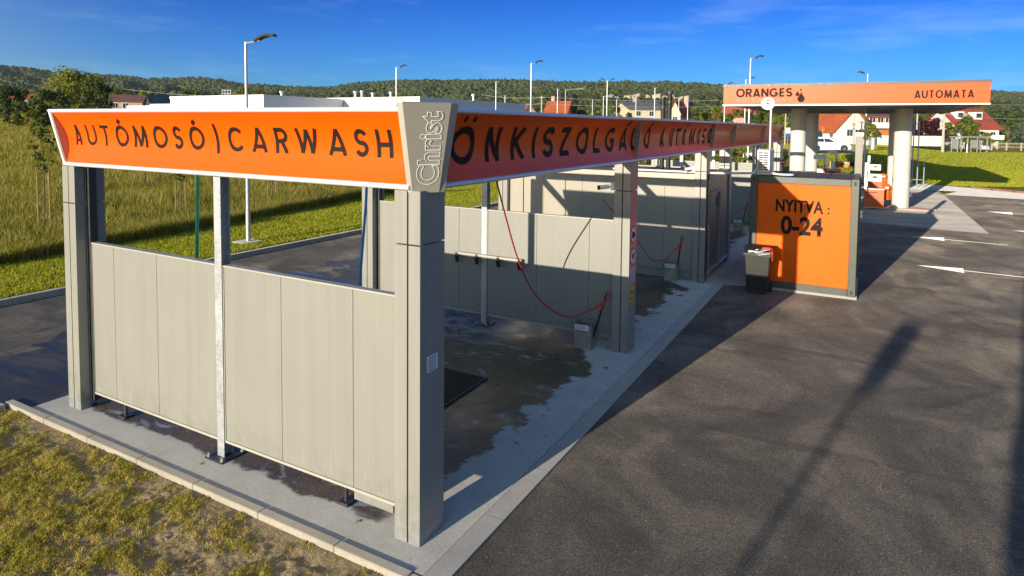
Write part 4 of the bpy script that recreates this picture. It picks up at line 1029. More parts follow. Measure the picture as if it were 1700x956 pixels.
# dish on a mast
t = empty('dish_antenna', (1.17, 12.85, CZ1), 'white round dish antenna on a thin mast above the orange container', 'antenna')
DC = at(1274, 172, 16.4); mb = at(1278, 250, 16.4)
m = MB(); m.tube([(mb.x, mb.y, CZ1-0.02), (mb.x, mb.y, DC.z-0.02)], 0.032, 12); m.build('mast', LAMPGREY, t, smooth=True)
m = MB(); dirn = Vector((0.25, -0.95, 0.05)).normalized(); q = dirn.to_track_quat('Z', 'Y').to_matrix().to_4x4()
prof = [(0.001, 0.02), (0.03, 0.02), (0.09, 0.03), (0.145, 0.055), (0.165, 0.075), (0.165, 0.0), (0.12, -0.05), (0.05, -0.09), (0.001, -0.09)]
m.lathe(prof, (0, 0, 0), 28); m.v = [tuple(Matrix.Translation(DC) @ q @ Vector(v)) for v in m.v]; m.build('dish', WHITEPAINT, t, smooth=True)
m = MB(); m.lathe([(0.001, 0.07), (0.022, 0.07), (0.025, 0.02)], (0, 0, 0), 12); m.v = [tuple(Matrix.Translation(DC) @ q @ Vector(v)) for v in m.v]; m.build('feed', LAMPDARK, t)
m = MB(); z_ = dirn; m.obox(DC+dirn*0.058+Vector((0.0, 0, 0.085)), 0.07, 0.004, 0.022, math.atan2(dirn.y, dirn.x)+math.pi/2); m.build('mark', SIGNRED, t)
# steel post behind the container
t = empty('steel_post', (3.24, 14.6, 0), 'dark square steel post rising behind the right rear corner of the container', 'post')
PX_, PY_ = 3.20, 14.6
m = MB(); m.box(PX_-0.09, PX_+0.09, PY_-0.09, PY_+0.09, 0.0, 3.62); m.build('shaft', simple('weathered_steel', (0.20, 0.185, 0.17), 0.5, 0.3, dirt=0.3), t, bevel=0.008)
m = MB(); m.box(PX_-0.10, PX_+0.10, PY_-0.10, PY_+0.10, 3.62, 3.72); m.build('cap', WHITEPAINT, t, bevel=0.01)
# wheelie bin
t = empty('wheelie_bin', (1.3, 11.15, 0), 'black wheelie bin stuffed full, standing against the orange container', 'bin')
bx0, bx1, by0, by1 = 1.0, 1.55, 10.86, 11.40
m = MB(); q0 = [(bx0+0.05, by0+0.07), (bx1-0.05, by0+0.07), (bx1-0.05, by1-0.06), (bx0+0.05, by1-0.06)]; q1 = [(bx0, by0), (bx1, by0), (bx1, by1), (bx0, by1)]
m.add([(*p, 0.06) for p in q0]+[(*p, 0.93) for p in q1], [(3,2,1,0), (0,1,5,4), (1,2,6,5), (2,3,7,6), (3,0,4,7)])
m.box(bx0+0.08, bx1-0.08, by0+0.066, by0+0.10, 0.001, 0.07)
m.build('body', BINPLASTIC, t, bevel=0.02)
m = MB(); m.box(bx0-0.025, bx1+0.025, by0-0.025, by0+0.02, 0.89, 0.95); m.box(bx0-0.025, bx1+0.025, by1-0.03, by1+0.03, 0.89, 0.96); m.box(bx0-0.025, bx0+0.02, by0+0.02, by1-0.03, 0.89, 0.95); m.box(bx1-0.02, bx1+0.025, by0+0.02, by1-0.03, 0.89, 0.95)
m.tube([(bx0+0.02, by1+0.06, 0.97), (bx1-0.02, by1+0.06, 0.97)], 0.016, 8); m.build('rim', BINPLASTIC, t, bevel=0.01)
m = MB(); m.prism([(by0-0.03, 1.015), (by0+0.05, 1.055), (by0+0.3, 1.10), (by1, 1.08), (by1+0.05, 0.98), (by1, 1.05), (by0+0.3, 1.075), (by0+0.05, 1.03)], lambda a, b, q: (q, a, b), bx0-0.02, bx1+0.02); m.build('lid', BINPLASTIC, t, bevel=0.006)
for x, s_ in ((bx0-0.005, -1), (bx1-0.045, 1)):
    m = MB(); m.tube([(x, by1-0.10, 0.105), (x+0.05, by1-0.10, 0.105)], 0.10, 20); w_ = m.build('wheel', RUBBER, t, smooth=True)
    m = MB(); xx = x-0.004 if s_ < 0 else x+0.048; m.tube([(xx, by1-0.10, 0.105), (xx+0.006, by1-0.10, 0.105)], 0.045, 14); m.build('hub', BINPLASTIC, w_)
rr = random.Random(3); m = MB()
for i in range(9):
    m.obox(Vector((rr.uniform(bx0+0.06, bx1-0.06), rr.uniform(by0+0.0, by0+0.3), rr.uniform(0.955, 1.02))), rr.uniform(0.15, 0.28), rr.uniform(0.10, 0.2), rr.uniform(0.006, 0.02), rr.uniform(0, 3), rr.uniform(-0.35, 0.35), rr.uniform(-0.3, 0.3))
tag(m.build('waste_paper', STICKERWHITE), 'crumpled white papers bulging out under the bin lid', 'waste paper')
m = MB(); m.tube(bez([(bx1-0.16, by0+0.02, 1.075), (bx1-0.02, by0-0.03, 1.09), (bx1+0.035, by0+0.1, 1.05), (bx1+0.04, by0+0.22, 0.98)], 8), [0.03]*25, 8)
m.prism([(bx1-0.26, 1.062), (bx1-0.02, 1.07), (bx1+0.05, 1.02), (bx1+0.055, 0.86), (bx1+0.035, 0.80), (bx1+0.025, 1.0), (bx1-0.04, 1.05)], lambda a, b, q: (a, q, b+0.02*math.sin(q*20)), by0+0.02, by0+0.34)
tag(m.build('plastic_bag', simple('orange_film', (0.75, 0.10, 0.03), 0.3)), 'orange plastic bag caught over the right edge of the bin lid', 'plastic bag')

# ------------------------------------------------------------------ lamps
def lamp(h=6.14, arm=1.25, double=False, r=0.062, pad=False, hw=0.13, ht=0.10):
    t = empty('street_lamp', (0, 0, 0))
    m = MB(); m.tube([(0,0,0), (0,0,1.0), (0,0,1.01), (0,0,h)], [r*1.15, r*1.1, r*0.95, r*0.62], 14); m.build('pole', LAMPGREY, t, smooth=True)
    m = MB(); m.cyl((0,0), r*1.9, 0.0, 0.03, 14); m.build('base_flange', LAMPGREY, t)
    if pad: m = MB(); m.box(-0.33, 0.33, -0.33, 0.33, -0.1, 0.06); m.build('footing', SLABLIGHT, t, bevel=0.02)
    for sg in ((1, -1) if double else (1,)):
        m = MB(); m.tube([(0, 0, h-0.04), (sg*arm*0.42, 0, h+0.0), (sg*arm*0.5, 0, h+0.01)], 0.026, 8); m.build('arm', LAMPGREY, t, smooth=True)
        m = MB(); L0, L1 = arm*0.36, arm*1.02; pr = []
        for i in range(9):
            q = i/8; x = L0+(L1-L0)*q; w = hw*math.sin(math.pi*min(1, 0.22+q*0.62))**0.6; zt = h+0.035+ht*math.sin(q*2.6)+0.05*q
            pr.append([(sg*x, -w, zt-0.02), (sg*x, -w*0.6, zt+0.03), (sg*x, w*0.6, zt+0.03), (sg*x, w, zt-0.02), (sg*x, w*0.8, zt-0.055), (sg*x, -w*0.8, zt-0.055)])
        o = len(m.v)
        for p_ in pr: m.v += p_
        for i in range(8):
            for j in range(6): m.f.append((o+i*6+j, o+i*6+(j+1)%6, o+(i+1)*6+(j+1)%6, o+(i+1)*6+j))
        m.f += [tuple(range(o, o+6)), tuple(range(o+48, o+54))]; m.build('lamp_head', LAMPDARK, t, smooth=True)
    return t
L0 = lamp(pad=True); L0.location = (-13.25, 8.72, 0.115); tag(L0, 'tall grey street lamp standing on the mown verge behind the left wash bay', 'street lamp', 'lamp posts around the site')
Lb = lamp(5.6, 1.0, False, 0.058, hw=0.20, ht=0.55); Lb.location = (-2.55, -27.6, -0.05); Lb.rotation_euler = (0, 0, R(70)); tag(Lb, 'street lamp behind the viewer that throws the long shadow over the yard', 'street lamp', 'lamp posts around the site')
Ld = lamp(8.0, 0.62, True, 0.075); tag(Ld, '', 'street lamp', 'lamp posts around the site')
Ls = lamp(8.0, 0.7, False, 0.075); tag(Ls, '', 'street lamp', 'lamp posts around the site')
LAMPS = [(658, 111, 's', 'lamp post on the hall forecourt rising just left of the corner emblem'),
 (881, 104, 's', 'tallest thin lamp post over the middle of the side sign'),
 (823, 135, 's', 'lamp post at the shaded right end of the white hall'),
 (838, 158, 'd', 'small far lamp post right of the white hall, left of the orange-roofed house'),
 (925, 147, 'd', 'double-headed lamp post in front of the orange-roofed house'),
 (1007, 133, 'd', 'double-headed lamp post left of the cream house'),
 (983, 165, 's', 'low distant lamp post over the trees between the orange roof and the cream house'),
 (1001, 159, 'd', 'small lamp post right behind the double-headed lamp left of the cream house'),
 (1023, 164, 's', 'lamp post at the left gable of the grey-roofed cream house'),
 (1055, 160, 's', 'lamp post before the cream wall of the grey-roofed house'),
 (1086, 145, 'd', 'double-headed lamp post before the cream house, left of the black flues'),
 (1126, 165, 's', 'low lamp post before the small red gable right of the black flues'),
 (1141, 158, 'd', 'double-headed lamp post right of the small red gable'),
 (1202, 139, 's', 'lamp post at the left end of the filling station canopy'),
 (1236, 131, 's', 'shorter lamp post of the pair behind the ORANGES lettering'),
 (1243, 96, 's', 'taller lamp post of the pair behind the ORANGES lettering'),
 (1437, 122, 's', 'lamp post topping out above the middle of the canopy')]
first = {'s': True, 'd': True}
for u, v, k_, lb in LAMPS:
    d = 4.05*FPX/(hor(u)-v); g = gpt(u, d); src = Ld if k_ == 'd' else Ls
    o = src if first[k_] else clone(src); first[k_] = False
    o.location = (g.x, g.y, ztop(u, v, d)-8.05); o.rotation_euler = (0, 0, YAW if k_ == 'd' or u > 600 and u != 1437 else YAW+math.pi); o['label'] = lb
# curved street lamp
t = empty('street_lamp', gpt(927, 90), 'road lamp with a long bent arm right of the orange-roofed house', 'street lamp', 'lamp posts around the site')
g = gpt(927, 90); zt = ztop(927, 149, 90); rt = Vector((RT.x, RT.y, 0))
p0 = gpt(938, 90)
m = MB(); m.tube([(p0.x, p0.y, 0), (p0.x, p0.y, zt)], [0.1, 0.06], 8); m.build('pole', LAMPGREY, t, smooth=True)
m = MB(); m.tube(bez([Vector((p0.x, p0.y, zt-0.05)), Vector((p0.x, p0.y, zt+0.1))+rt*1.0, Vector((p0.x, p0.y, zt+0.12))+rt*1.7], 6), 0.05, 8); m.build('arm', LAMPGREY, t, smooth=True)
m = MB(); m.tube([Vector((p0.x, p0.y, zt+0.12))+rt*1.6, Vector((p0.x, p0.y, zt+0.15))+rt*2.5], [0.06, 0.10], 8); m.build('lamp_head', LAMPGREY, t, smooth=True)
# price pylon behind the viewer: its shadow crosses the right edge of the yard
t = empty('totem_sign', (1.6, -22, 0), 'stepped totem sign behind the viewer that shades the right edge of the yard', 'sign')
m = MB(); m.box(0.09, 2.5, -22.2, -21.8, 0.0, 3.85); m.build('lower_board', EMBLEM, t, bevel=0.02)
m = MB(); m.box(0.26, 2.5, -22.2, -21.8, 3.86, 4.55); m.build('middle_board', WHITEPAINT, t, bevel=0.02)
m = MB(); m.box(0.31, 2.4, -22.2, -21.8, 4.56, 6.4); m.build('upper_board', ORANGE, t, bevel=0.02)
# ------------------------------------------------------------------ filling station
KX0, KX1, KY0, KY1, KZ0, KZ1 = -2.28, 7.31, 24.87, 43.2, 4.83, 5.60
cp = empty('filling_station_canopy', (2.5, 34, 0), 'flat orange-edged filling station canopy on four white columns, marked ORANGES and AUTOMATA', 'canopy')
m = MB(); m.box(KX0+0.1, KX1-0.1, KY0+0.1, KY1-0.1, KZ0+0.02, KZ0+0.10)
for y in np.linspace(KY0+1.2, KY1-1.2, 9):
    for x in (KX0+2.0, KX0+6.4): m.box(x, x+2.6, y-0.12, y+0.12, KZ0+0.0, KZ0+0.019)
m.build('soffit', SOFFIT, cp)
m = MB()
for y in np.linspace(KY0+1.8, KY1-1.6, 8):
    for x in (KX0+1.5, KX0+5.6): m.box(x, x+2.9, y-0.10, y+0.10, KZ0-0.012, KZ0+0.0)
m.build('soffit_slot', RUBBER, cp)
m = MB(); m.box(KX0, KX1, KY0, KY0+0.1, KZ0, KZ1); m.box(KX1-0.1, KX1, KY0+0.1, KY1, KZ0, KZ1); m.box(KX0, KX0+0.1, KY0+0.1, KY1, KZ0, KZ1); m.box(KX0+0.1, KX1-0.1, KY1-0.1, KY1, KZ0, KZ1)
fa = m.build('fascia', CANOPYFACE, cp)
m = MB(); m.box(KX0-0.03, KX1+0.03, KY0-0.03, KY0+0.14, KZ1, KZ1+0.11); m.box(KX1-0.14, KX1+0.03, KY0+0.14, KY1+0.03, KZ1, KZ1+0.11); m.box(KX0-0.03, KX0+0.14, KY0+0.14, KY1+0.03, KZ1, KZ1+0.11); m.build('top_trim', DARKSTEEL, cp)
m = MB(); m.box(KX0-0.02, KX1+0.02, KY0-0.025, KY0+0.08, KZ0-0.05, KZ0-0.001); m.box(KX1-0.08, KX1+0.02, KY0+0.08, KY1, KZ0-0.05, KZ0-0.001); m.build('bottom_trim', BRIGHTALU, cp)
m = MB(); m.box(KX0+0.1, KX1-0.1, KY0+0.1, KY1-0.1, KZ1-0.1, KZ1-0.05); m.build('roof', ROOFDARK, cp)
for x, y in ((4.86, 31.45), (0.22, 31.6), (4.86, 40.6), (0.22, 40.7)):
    m = MB(); m.cyl((x, y), 0.375, 0.03, KZ0+0.02, 40); m.build('column', COLUMNWHITE, cp, smooth=True)
def lay(s, u0, v0, u1, v1, y=KY0):
    """letters of the stroke alphabet on the canopy edge"""
    return onY(u0, v0, y), onY(u1, v1, y)
def word(s, p, w, h, sw, mat, name='lettering', gap=0.12, parent=fa, yoff=0.004):
    tot = sum(GL[c][1]+gap for c in s if c != ' ')+sum(0.5 for c in s if c == ' ')-gap; k = w/tot; m = MB(); x = p.x
    for c in s:
        if c == ' ': x += 0.5*k; continue
        a = GL[c][1]*k
        m = MB(); letter(m, c, lambda q, r, l: (q, KY0-yoff-l, r), x, x+a, p.z, p.z+h, sw, 0.002); m.build('letter', mat, parent, recalc=False); x += a+gap*k
p = onY(1222, 161.3, KY0); q = onY(1315, 161, KY0); hh = (onY(1222, 147.5, KY0)-p).z
word('ORANGES', p, (q-p).x, hh, 0.24, BLACKVINYL, gap=0.10)
p = onY(1222, 168.3, KY0); q = onY(1314, 168, KY0)
word('OIL COMPANY', p, (q-p).x, 0.115, 0.11, DEEPRED, gap=0.62)
p = onY(1518, 163, KY0); q = onY(1617, 162.2, KY0); hh = (onY(1518, 150, KY0)-p).z
word('AUTOMATA', p, (q-p).x, hh, 0.20, BLACKVINYL, gap=0.15)
def drop(u, v, hpx):
    c = onY(u, v, KY0); r = (c-onY(u, v+hpx, KY0)).length*0.33; m = MB(); pts = []
    for i in range(24):
        a = R(125)+R(290)*i/23; pts.append((c.x+r*math.cos(a), c.z-r*0.5+r*math.sin(a)))
    pts.append((c.x, c.z+r*1.55)); m.prism(pts, lambda a, b, t: (a, t, b), KY0-0.007, KY0-0.003)
    return m.build('oil_drop', BLACKVINYL, fa)
drop(1330, 161, 17.5); drop(1324, 155, 9.5)
m = MB(); c_ = onY(1329.5, 149, KY0); m.tube([(c_.x, KY0-0.007, c_.z), (c_.x, KY0-0.003, c_.z)], 0.042, 14); m.build('oil_drop', BLACKVINYL, fa)
G = 'fuel dispensers on the islands'
def pump(x, y, label, head=WHITEPAINT, red=PUMPRED, side=-1, wide=0.29, dz=0.0, tbox=False):
    t = empty('fuel_dispenser', (x, y, 0.065), label, 'fuel dispenser', G); z = 0.066
    m = MB(); m.box(x-0.42, x+0.42, y-0.25, y+0.25, z+0.03, z+0.88); c = m.build('cabinet', red, t, bevel=0.015)
    m = MB(); m.box(x-0.435, x+0.435, y-0.262, y+0.262, z+0.88, z+0.92); m.box(x-0.435, x+0.435, y-0.262, y+0.262, z, z+0.03); m.build('trim', WHITEPAINT, c, bevel=0.006)
    m = MB(); r_ = random.Random(int(x*10+y))
    for i, (w, h) in enumerate(((0.42, 0.045), (0.22, 0.016), (0.26, 0.016), (0.2, 0.016))):
        zz = z+0.72-i*0.075; a = x-0.30
        while a < x-0.30+w: b_ = r_.uniform(0.02, 0.06); m.box(a, min(a+b_, x-0.3+w), y-0.253, y-0.2505, zz, zz+h); a += b_+0.012
    m.build('print', BLACKVINYL, c)
    m = MB(); cx = x+side*0.36; m.box(cx-0.07, cx+0.07, y-0.16, y+0.16, z+0.92, z+2.15+dz*3); m.build('column', WHITEPAINT, t, bevel=0.01)
    m = MB(); hx = cx-side*0.36; m.box(hx-wide, hx+wide, y-0.2, y+0.2, z+1.26+dz, z+1.62+dz); h_o = m.build('display_head', head, t, bevel=0.02)
    m = MB(); m.box(hx-wide*0.35, hx+wide*0.35, y-0.203, y-0.199, z+1.43+dz, z+1.52+dz); m.box(hx-0.05, hx+0.05, y-0.203, y-0.199, z+1.33+dz, z+1.355+dz); m.build('screen', RUBBER, h_o)
    m = MB(); m.box(hx-wide*0.7, hx+wide*0.7, y-0.203, y-0.199, z+1.55+dz, z+1.575+dz); m.build('stripe', WHITEPAINT if tbox else SIGNRED, h_o)
    if tbox:
        m = MB(); m.box(cx-0.52, cx-0.072, y-0.13, y+0.13, z+1.98+dz*2, z+2.2+dz*2); m.build('sign_box', WHITEPAINT, t, bevel=0.01)
        m = MB(); m.box(hx-wide-0.30, hx-wide-0.01, y-0.18, y+0.18, z+0.95, z+1.60+dz); m.build('housing', WHITEPAINT, t, bevel=0.01)
    for i in range(2):
        zz = z+1.05+i*0.06; m = MB(); m.tube(bez([(cx, y-0.17, z+1.9), (cx-side*0.06, y-0.26, z+1.5), (cx-side*0.10, y-0.28, z+0.7+0.1*i), (cx-side*0.05, y-0.24, z+1.0)], 6), 0.014, 6); m.build('hose', RUBBER, t, smooth=True)
pump(3.74, 30.6, 'fuel dispenser nearest the right front canopy column, orange cabinet under a white display')
pump(3.85, 40.2, 'fuel dispenser on the rear island, seen just behind the nearest right dispenser')
pump(1.85, 31.8, 'fuel dispenser behind the container roof with a broad red display band, front left', head=PUMPRED, wide=0.40, dz=0.1, tbox=True)
pump(2.05, 40.4, 'fuel dispenser on the rear island with a red display band, behind the container roof', head=PUMPRED, wide=0.40, dz=0.1, tbox=True)
def litter(x, y, z, label):
    t = empty('litter_bin', (x, y, z), label, 'litter bin', 'orange litter bins on the canopy columns')
    m = MB(); m.lathe([(0.001, 0), (0.16, 0.0), (0.18, 0.03), (0.19, 0.50), (0.001, 0.50)], (x, y, z), 24); m.build('body', BINORANGE, t, smooth=True)
    m = MB(); m.lathe([(0.195, 0.52), (0.205, 0.58), (0.185, 0.66), (0.13, 0.73), (0.05, 0.765), (0.001, 0.77)], (x, y, z), 24); m.build('lid', BINORANGE, t, smooth=True)
    m = MB(); m.lathe([(0.18, 0.49), (0.197, 0.495), (0.197, 0.52), (0.18, 0.525)], (x, y, z), 24); m.build('band', RUBBER, t)
    m = MB(); m.box(x-0.07, x+0.07, y-0.208, y-0.18, z+0.55, z+0.63); m.build('opening', WHITEPAINT, t)
litter(4.28, 31.2, 0.42, 'orange dome-topped litter bin on the near right canopy column')
litter(4.30, 40.3, 0.38, 'orange dome-topped litter bin on the rear right canopy column')
t = empty('tube_rack', (6.5, 45.6, 0), 'tall galvanised tube rack on the paved apron right of the canopy', 'rack')
m = MB()
for x, h in ((6.05, 4.4), (6.35, 4.4), (6.72, 1.75)): m.tube([(x, 45.6, 0.01), (x, 45.6, h)], 0.035, 8)
m.build('upright', GALV, t, smooth=True)
m = MB()
for z in (0.5, 1.55): m.tube([(6.05, 45.57, z), (6.72, 45.57, z)], 0.025, 8)
m.tube([(6.05, 45.57, 4.2), (6.35, 45.57, 4.2)], 0.025, 8); m.build('crossbar', GALV, t, smooth=True)
m = MB(); m.box(6.14, 6.34, 45.52, 45.55, 1.52, 1.66); m.build('tag', SIGNRED, t)
# small post sign behind the canopy column, pole at the end of the sign
t = empty('post_sign', (0.35, 27.4, 0), 'white pole with a small round red and white sign at the far wash end', 'sign')
pp = onY(1297, 283, 27.3); m = MB(); m.tube([(pp.x, 27.3, 0.0), (pp.x, 27.3, 3.1)], 0.04, 10); m.build('pole', WHITEPAINT, t, smooth=True)
m = MB(); zc = onY(1299, 269, 27.3).z; m.tube([(pp.x+0.07, 27.25, zc), (pp.x+0.07, 27.27, zc)], 0.14, 20); m.build('disc', SIGNRED, t)
m = MB(); m.box(pp.x-0.02, pp.x+0.16, 27.243, 27.248, zc-0.03, zc+0.03); m.build('bar', WHITEPAINT, t)

# ------------------------------------------------------------------ white hall
hl = empty('white_hall', (-45, 55, 0), 'long white flat-roofed hall behind the front sign', 'hall')
def hallblock(x0, x1, y0, y1, z):
    m = MB(); m.box(x0, x1, y0, y1, 0, z-0.25); m.build('wall', HALLWHITE, hl)
    m = MB(); m.box(x0-0.06, x1+0.06, y0-0.06, y1+0.06, z-0.248, z); m.build('parapet', HALLWHITE, hl)
hallblock(-59, -34.9, 45.6, 67.3, 6.55)
hallblock(-58.5, -44.8, 35.5, 45.5, 6.40)
hallblock(-86, -59.06, 47.0, 75, 6.0)
hallblock(-70, -58.6, 40.5, 46.9, 5.9)
def rooftop(u, v0, d, kind, label):
    p = at(u, v0, d); zr = 6.55 if p.x > -59.3 and p.y > 45.5 else 6.4
    t = empty('roof_vent', (p.x, p.y, zr), label, 'roof vent', 'vents on the roof of the white hall')
    m = MB(); r = 0.14
    m.cyl((p.x, p.y), r, zr-0.02, max(p.z, zr+0.35), 10); m.build('pipe', LAMPGREY, t)
    m = MB(); m.cyl((p.x, p.y), r*1.7, max(p.z, zr+0.35), max(p.z, zr+0.35)+0.16, 10); m.build('cowl', LAMPGREY, t)
for u, v, lb in ((590, 154, 'roof vent left of the middle of the white hall roof'), (601, 153, 'taller roof vent in the middle of the white hall roof'), (619, 156.5, 'small roof vent right of the tallest vent on the white hall'), (649, 155, 'roof vent near the right corner of the white hall'), (468, 155, 'lone roof vent above the shaded recess of the white hall'), (786, 159, 'roof vent over the shaded right wall of the white hall')):
    rooftop(u, v, 70 if u > 500 else 62, 0, lb)
t = empty('roof_frame', at(369, 157, 68), 'small open steel frame on the roof of the white hall', 'frame')
a, b = at(369, 157, 64), at(383, 157, 64); zt_ = ztop(369, 149.5, 64); m = MB()
for i in range(4): q = a.lerp(b, i/3); m.tube([(q.x, q.y, 6.2), (q.x, q.y, zt_)], 0.045, 6)
m.build('upright', LAMPGREY, t)
m = MB(); m.tube([(a.x, a.y, zt_), (b.x, b.y, zt_)], 0.04, 6); m.tube([(a.x, a.y, (6.4+zt_)/2), (b.x, b.y, (6.4+zt_)/2)], 0.035, 6); m.build('crossbar', LAMPGREY, t)

# ------------------------------------------------------------------ houses
def house(name, label, u0, u1, v_eave, v_ridge, d, wallm, roofm, rz=0.0, deep=8.0, gable_front=False, windows=((0.3, 0.5), (0.7, 0.5)), chimney=None, vbase=None, attic=None, cat='house'):
    """house whose front spans u0..u1 at distance d; local x along the front, y into the depth"""
    um = (u0+u1)/2; g = gpt(um, d); W = (u1-u0)/FPX*d/max(0.3, math.cos(rz)); z0 = g.z if vbase is None else ztop(um, vbase, d)
    ze, zr = ztop(um, v_eave, d)-z0, ztop(um, v_ridge, d)-z0
    t = empty(name, (g.x, g.y, z0), label, cat); t.rotation_euler = (0, 0, YAW+rz)
    Mx = Matrix.Translation((g.x, g.y, z0)) @ Matrix.Rotation(YAW+rz, 4, 'Z')
    def put(m, nm, mat, par=t, **kw): m.v = [tuple(Mx @ Vector(v)) for v in m.v]; return m.build(nm, mat, par, **kw)
    x0, x1, y0, y1 = -W/2, W/2, 0, deep
    m = MB()
    if gable_front: m.prism([(x0, -1.5), (x1, -1.5), (x1, ze), (0, zr), (x0, ze)], lambda a, b, q: (a, q, b), y1, y0)
    else: m.prism([(y0, -1.5), (y1, -1.5), (y1, ze), ((y0+y1)/2, zr), (y0, ze)], lambda a, b, q: (q, a, b), x0, x1)
    put(m, 'wall', wallm)
    o, th = 0.45, 0.18; m = MB()
    if gable_front:
        k = (zr-ze)/(x1-x0)*2
        for s in (-1, 1): m.prism([(0, zr+th+0.02), (0, zr+0.02), (s*(W/2+o), ze-k*o+0.02), (s*(W/2+o), ze-k*o+th+0.02)], lambda a, b, q: (a, q, b), y0-o, y1+o)
    else:
        k = (zr-ze)/deep*2; c = (y0+y1)/2
        for s in (-1, 1): m.prism([(c, zr+th+0.02), (c, zr+0.02), (c+s*(deep/2+o), ze-k*o+0.02), (c+s*(deep/2+o), ze-k*o+th+0.02)], lambda a, b, q: (q, a, b), x0-o, x1+o)
    rf = put(m, 'roof', roofm)
    for i, (fx, fz) in enumerate(windows):
        cx = x0+W*fx; cz = max(1.2, ze*fz); m = MB(); m.box(cx-0.55, cx+0.55, y0-0.05, y0-0.003, cz-0.6, cz+0.6); w = put(m, 'window', WHITEPAINT)
        m = MB(); m.box(cx-0.46, cx-0.03, y0-0.06, y0-0.052, cz-0.5, cz+0.5); m.box(cx+0.03, cx+0.46, y0-0.06, y0-0.052, cz-0.5, cz+0.5); put(m, 'pane', GLASS, w)
    if attic:
        for fx, fz in attic:
            cx = x0+W*fx; yy = y0+(deep/2)*fz; zz = ze+(zr-ze)*fz; m = MB(); m.box(cx-0.75, cx+0.75, yy-0.55, yy+1.2, zz-0.1, zz+1.3); dm = put(m, 'dormer', WHITEPAINT)
            m = MB(); m.box(cx-0.55, cx+0.55, yy-0.57, yy-0.552, zz+0.2, zz+1.05); put(m, 'pane', GLASS, dm)
    if chimney is not None:
        cx = x0+W*chimney; cy = (y0+y1)/2+(0.6 if not gable_front else 0); m = MB(); m.box(cx-0.3, cx+0.3, cy-0.3, cy+0.3, zr-1.2, zr+1.0); ch = put(m, 'chimney', PINKP, rf)
        m = MB(); m.box(cx-0.37, cx+0.37, cy-0.37, cy+0.37, zr+1.0, zr+1.12); put(m, 'cap', KERB, ch)
    return t, put, (x0, x1, W, ze, zr)
house('house', 'pink house with a brown hipped-looking roof at the left behind the sign', 186, 232, 168, 157.5, 130, PINKP, TILEBROWN, 0.35, 9, windows=((0.2, 0.75), (0.5, 0.75)))
house('house', 'house with a bright white gable and a dark grey roof left of the white hall', 240, 255, 173, 158.5, 120, PLASTER, TILEGREY, -0.5, 14, True, windows=())
house('house', 'small cream house with a red roof half hidden in the dark trees at far left', 20, 48, 163, 156, 230, CREAM, TILERED, 0.2, 8, windows=((0.5, 0.8),))
house('house', 'cream gabled house directly right of the shaded hall wall', 869, 888, 186, 173, 125, CREAM, TILEBROWN, 0.5, 10, True, windows=((0.5, 0.75),))
house('house', 'house with a steep bright orange roof behind the road lamp', 905, 938, 190, 168, 118, PINKP, TILEORANGE, -0.25, 8, windows=((0.3, 0.8),), chimney=0.15)
house('house', 'broad cream house with a long grey roof and red chimneys beside the black flues', 1044, 1104, 181.5, 169.5, 135, CREAM, TILEGREY, 0.18, 10, windows=((0.25, 0.88), (0.62, 0.88)), chimney=0.4)
house('house', 'small house with red roof and pale gable right of the black flues', 1113, 1128, 186, 168, 120, CREAM, TILERED, -0.6, 9, True, windows=((0.5, 0.8),), chimney=0.7)
house('house', 'house showing only a reddish-brown gable roof among the trees under the canopy left end', 1241, 1256, 190, 178, 130, PINKP, TILERED, 0.5, 9, True, windows=())
t, put, (x0, x1, W_, ze, zr) = house('house', 'white house under the canopy with a very large sloping orange roof', 1384, 1450, 216, 180, 100, PLASTER, TILEORANGE, 0.10, 10, True, windows=((0.62, 0.5), (0.40, 0.18)), vbase=233)
t, put, (x0, x1, W_, ze, zr) = house('house', 'house with an orange wooden upper floor and a white balcony under the canopy', 1438, 1484, 194, 183, 108, WOODORANGE, TILEBROWN, -0.05, 9, windows=((0.22, 0.86), (0.5, 0.86), (0.78, 0.86)), vbase=233)
m = MB(); m.box(x0+0.2, x1-0.2, -1.1, -0.02, ze*0.52, ze*0.60); m.box(x0+0.2, x1-0.2, -1.15, -1.08, ze*0.60, ze*0.76); put(m, 'balcony', WHITEPAINT)
t, put, (x0, x1, W_, ze, zr) = house('house', 'tall house with a large red tiled roof and two white dormers behind the bus shelter', 1588, 1662, 212, 181, 120, PLASTER, TILERED, 0.12, 9, windows=((0.35, 0.6), (0.6, 0.6), (0.85, 0.6)), chimney=0.42, vbase=240, attic=((0.22, 0.5), (0.66, 0.48)))
m = MB(); m.box(x0+0.3, x1-0.1, -1.3, -0.02, ze*0.30, ze*0.36); m.box(x0+0.3, x1-0.1, -1.35, -1.28, ze*0.36, ze*0.58); put(m, 'balcony', WHITEPAINT)

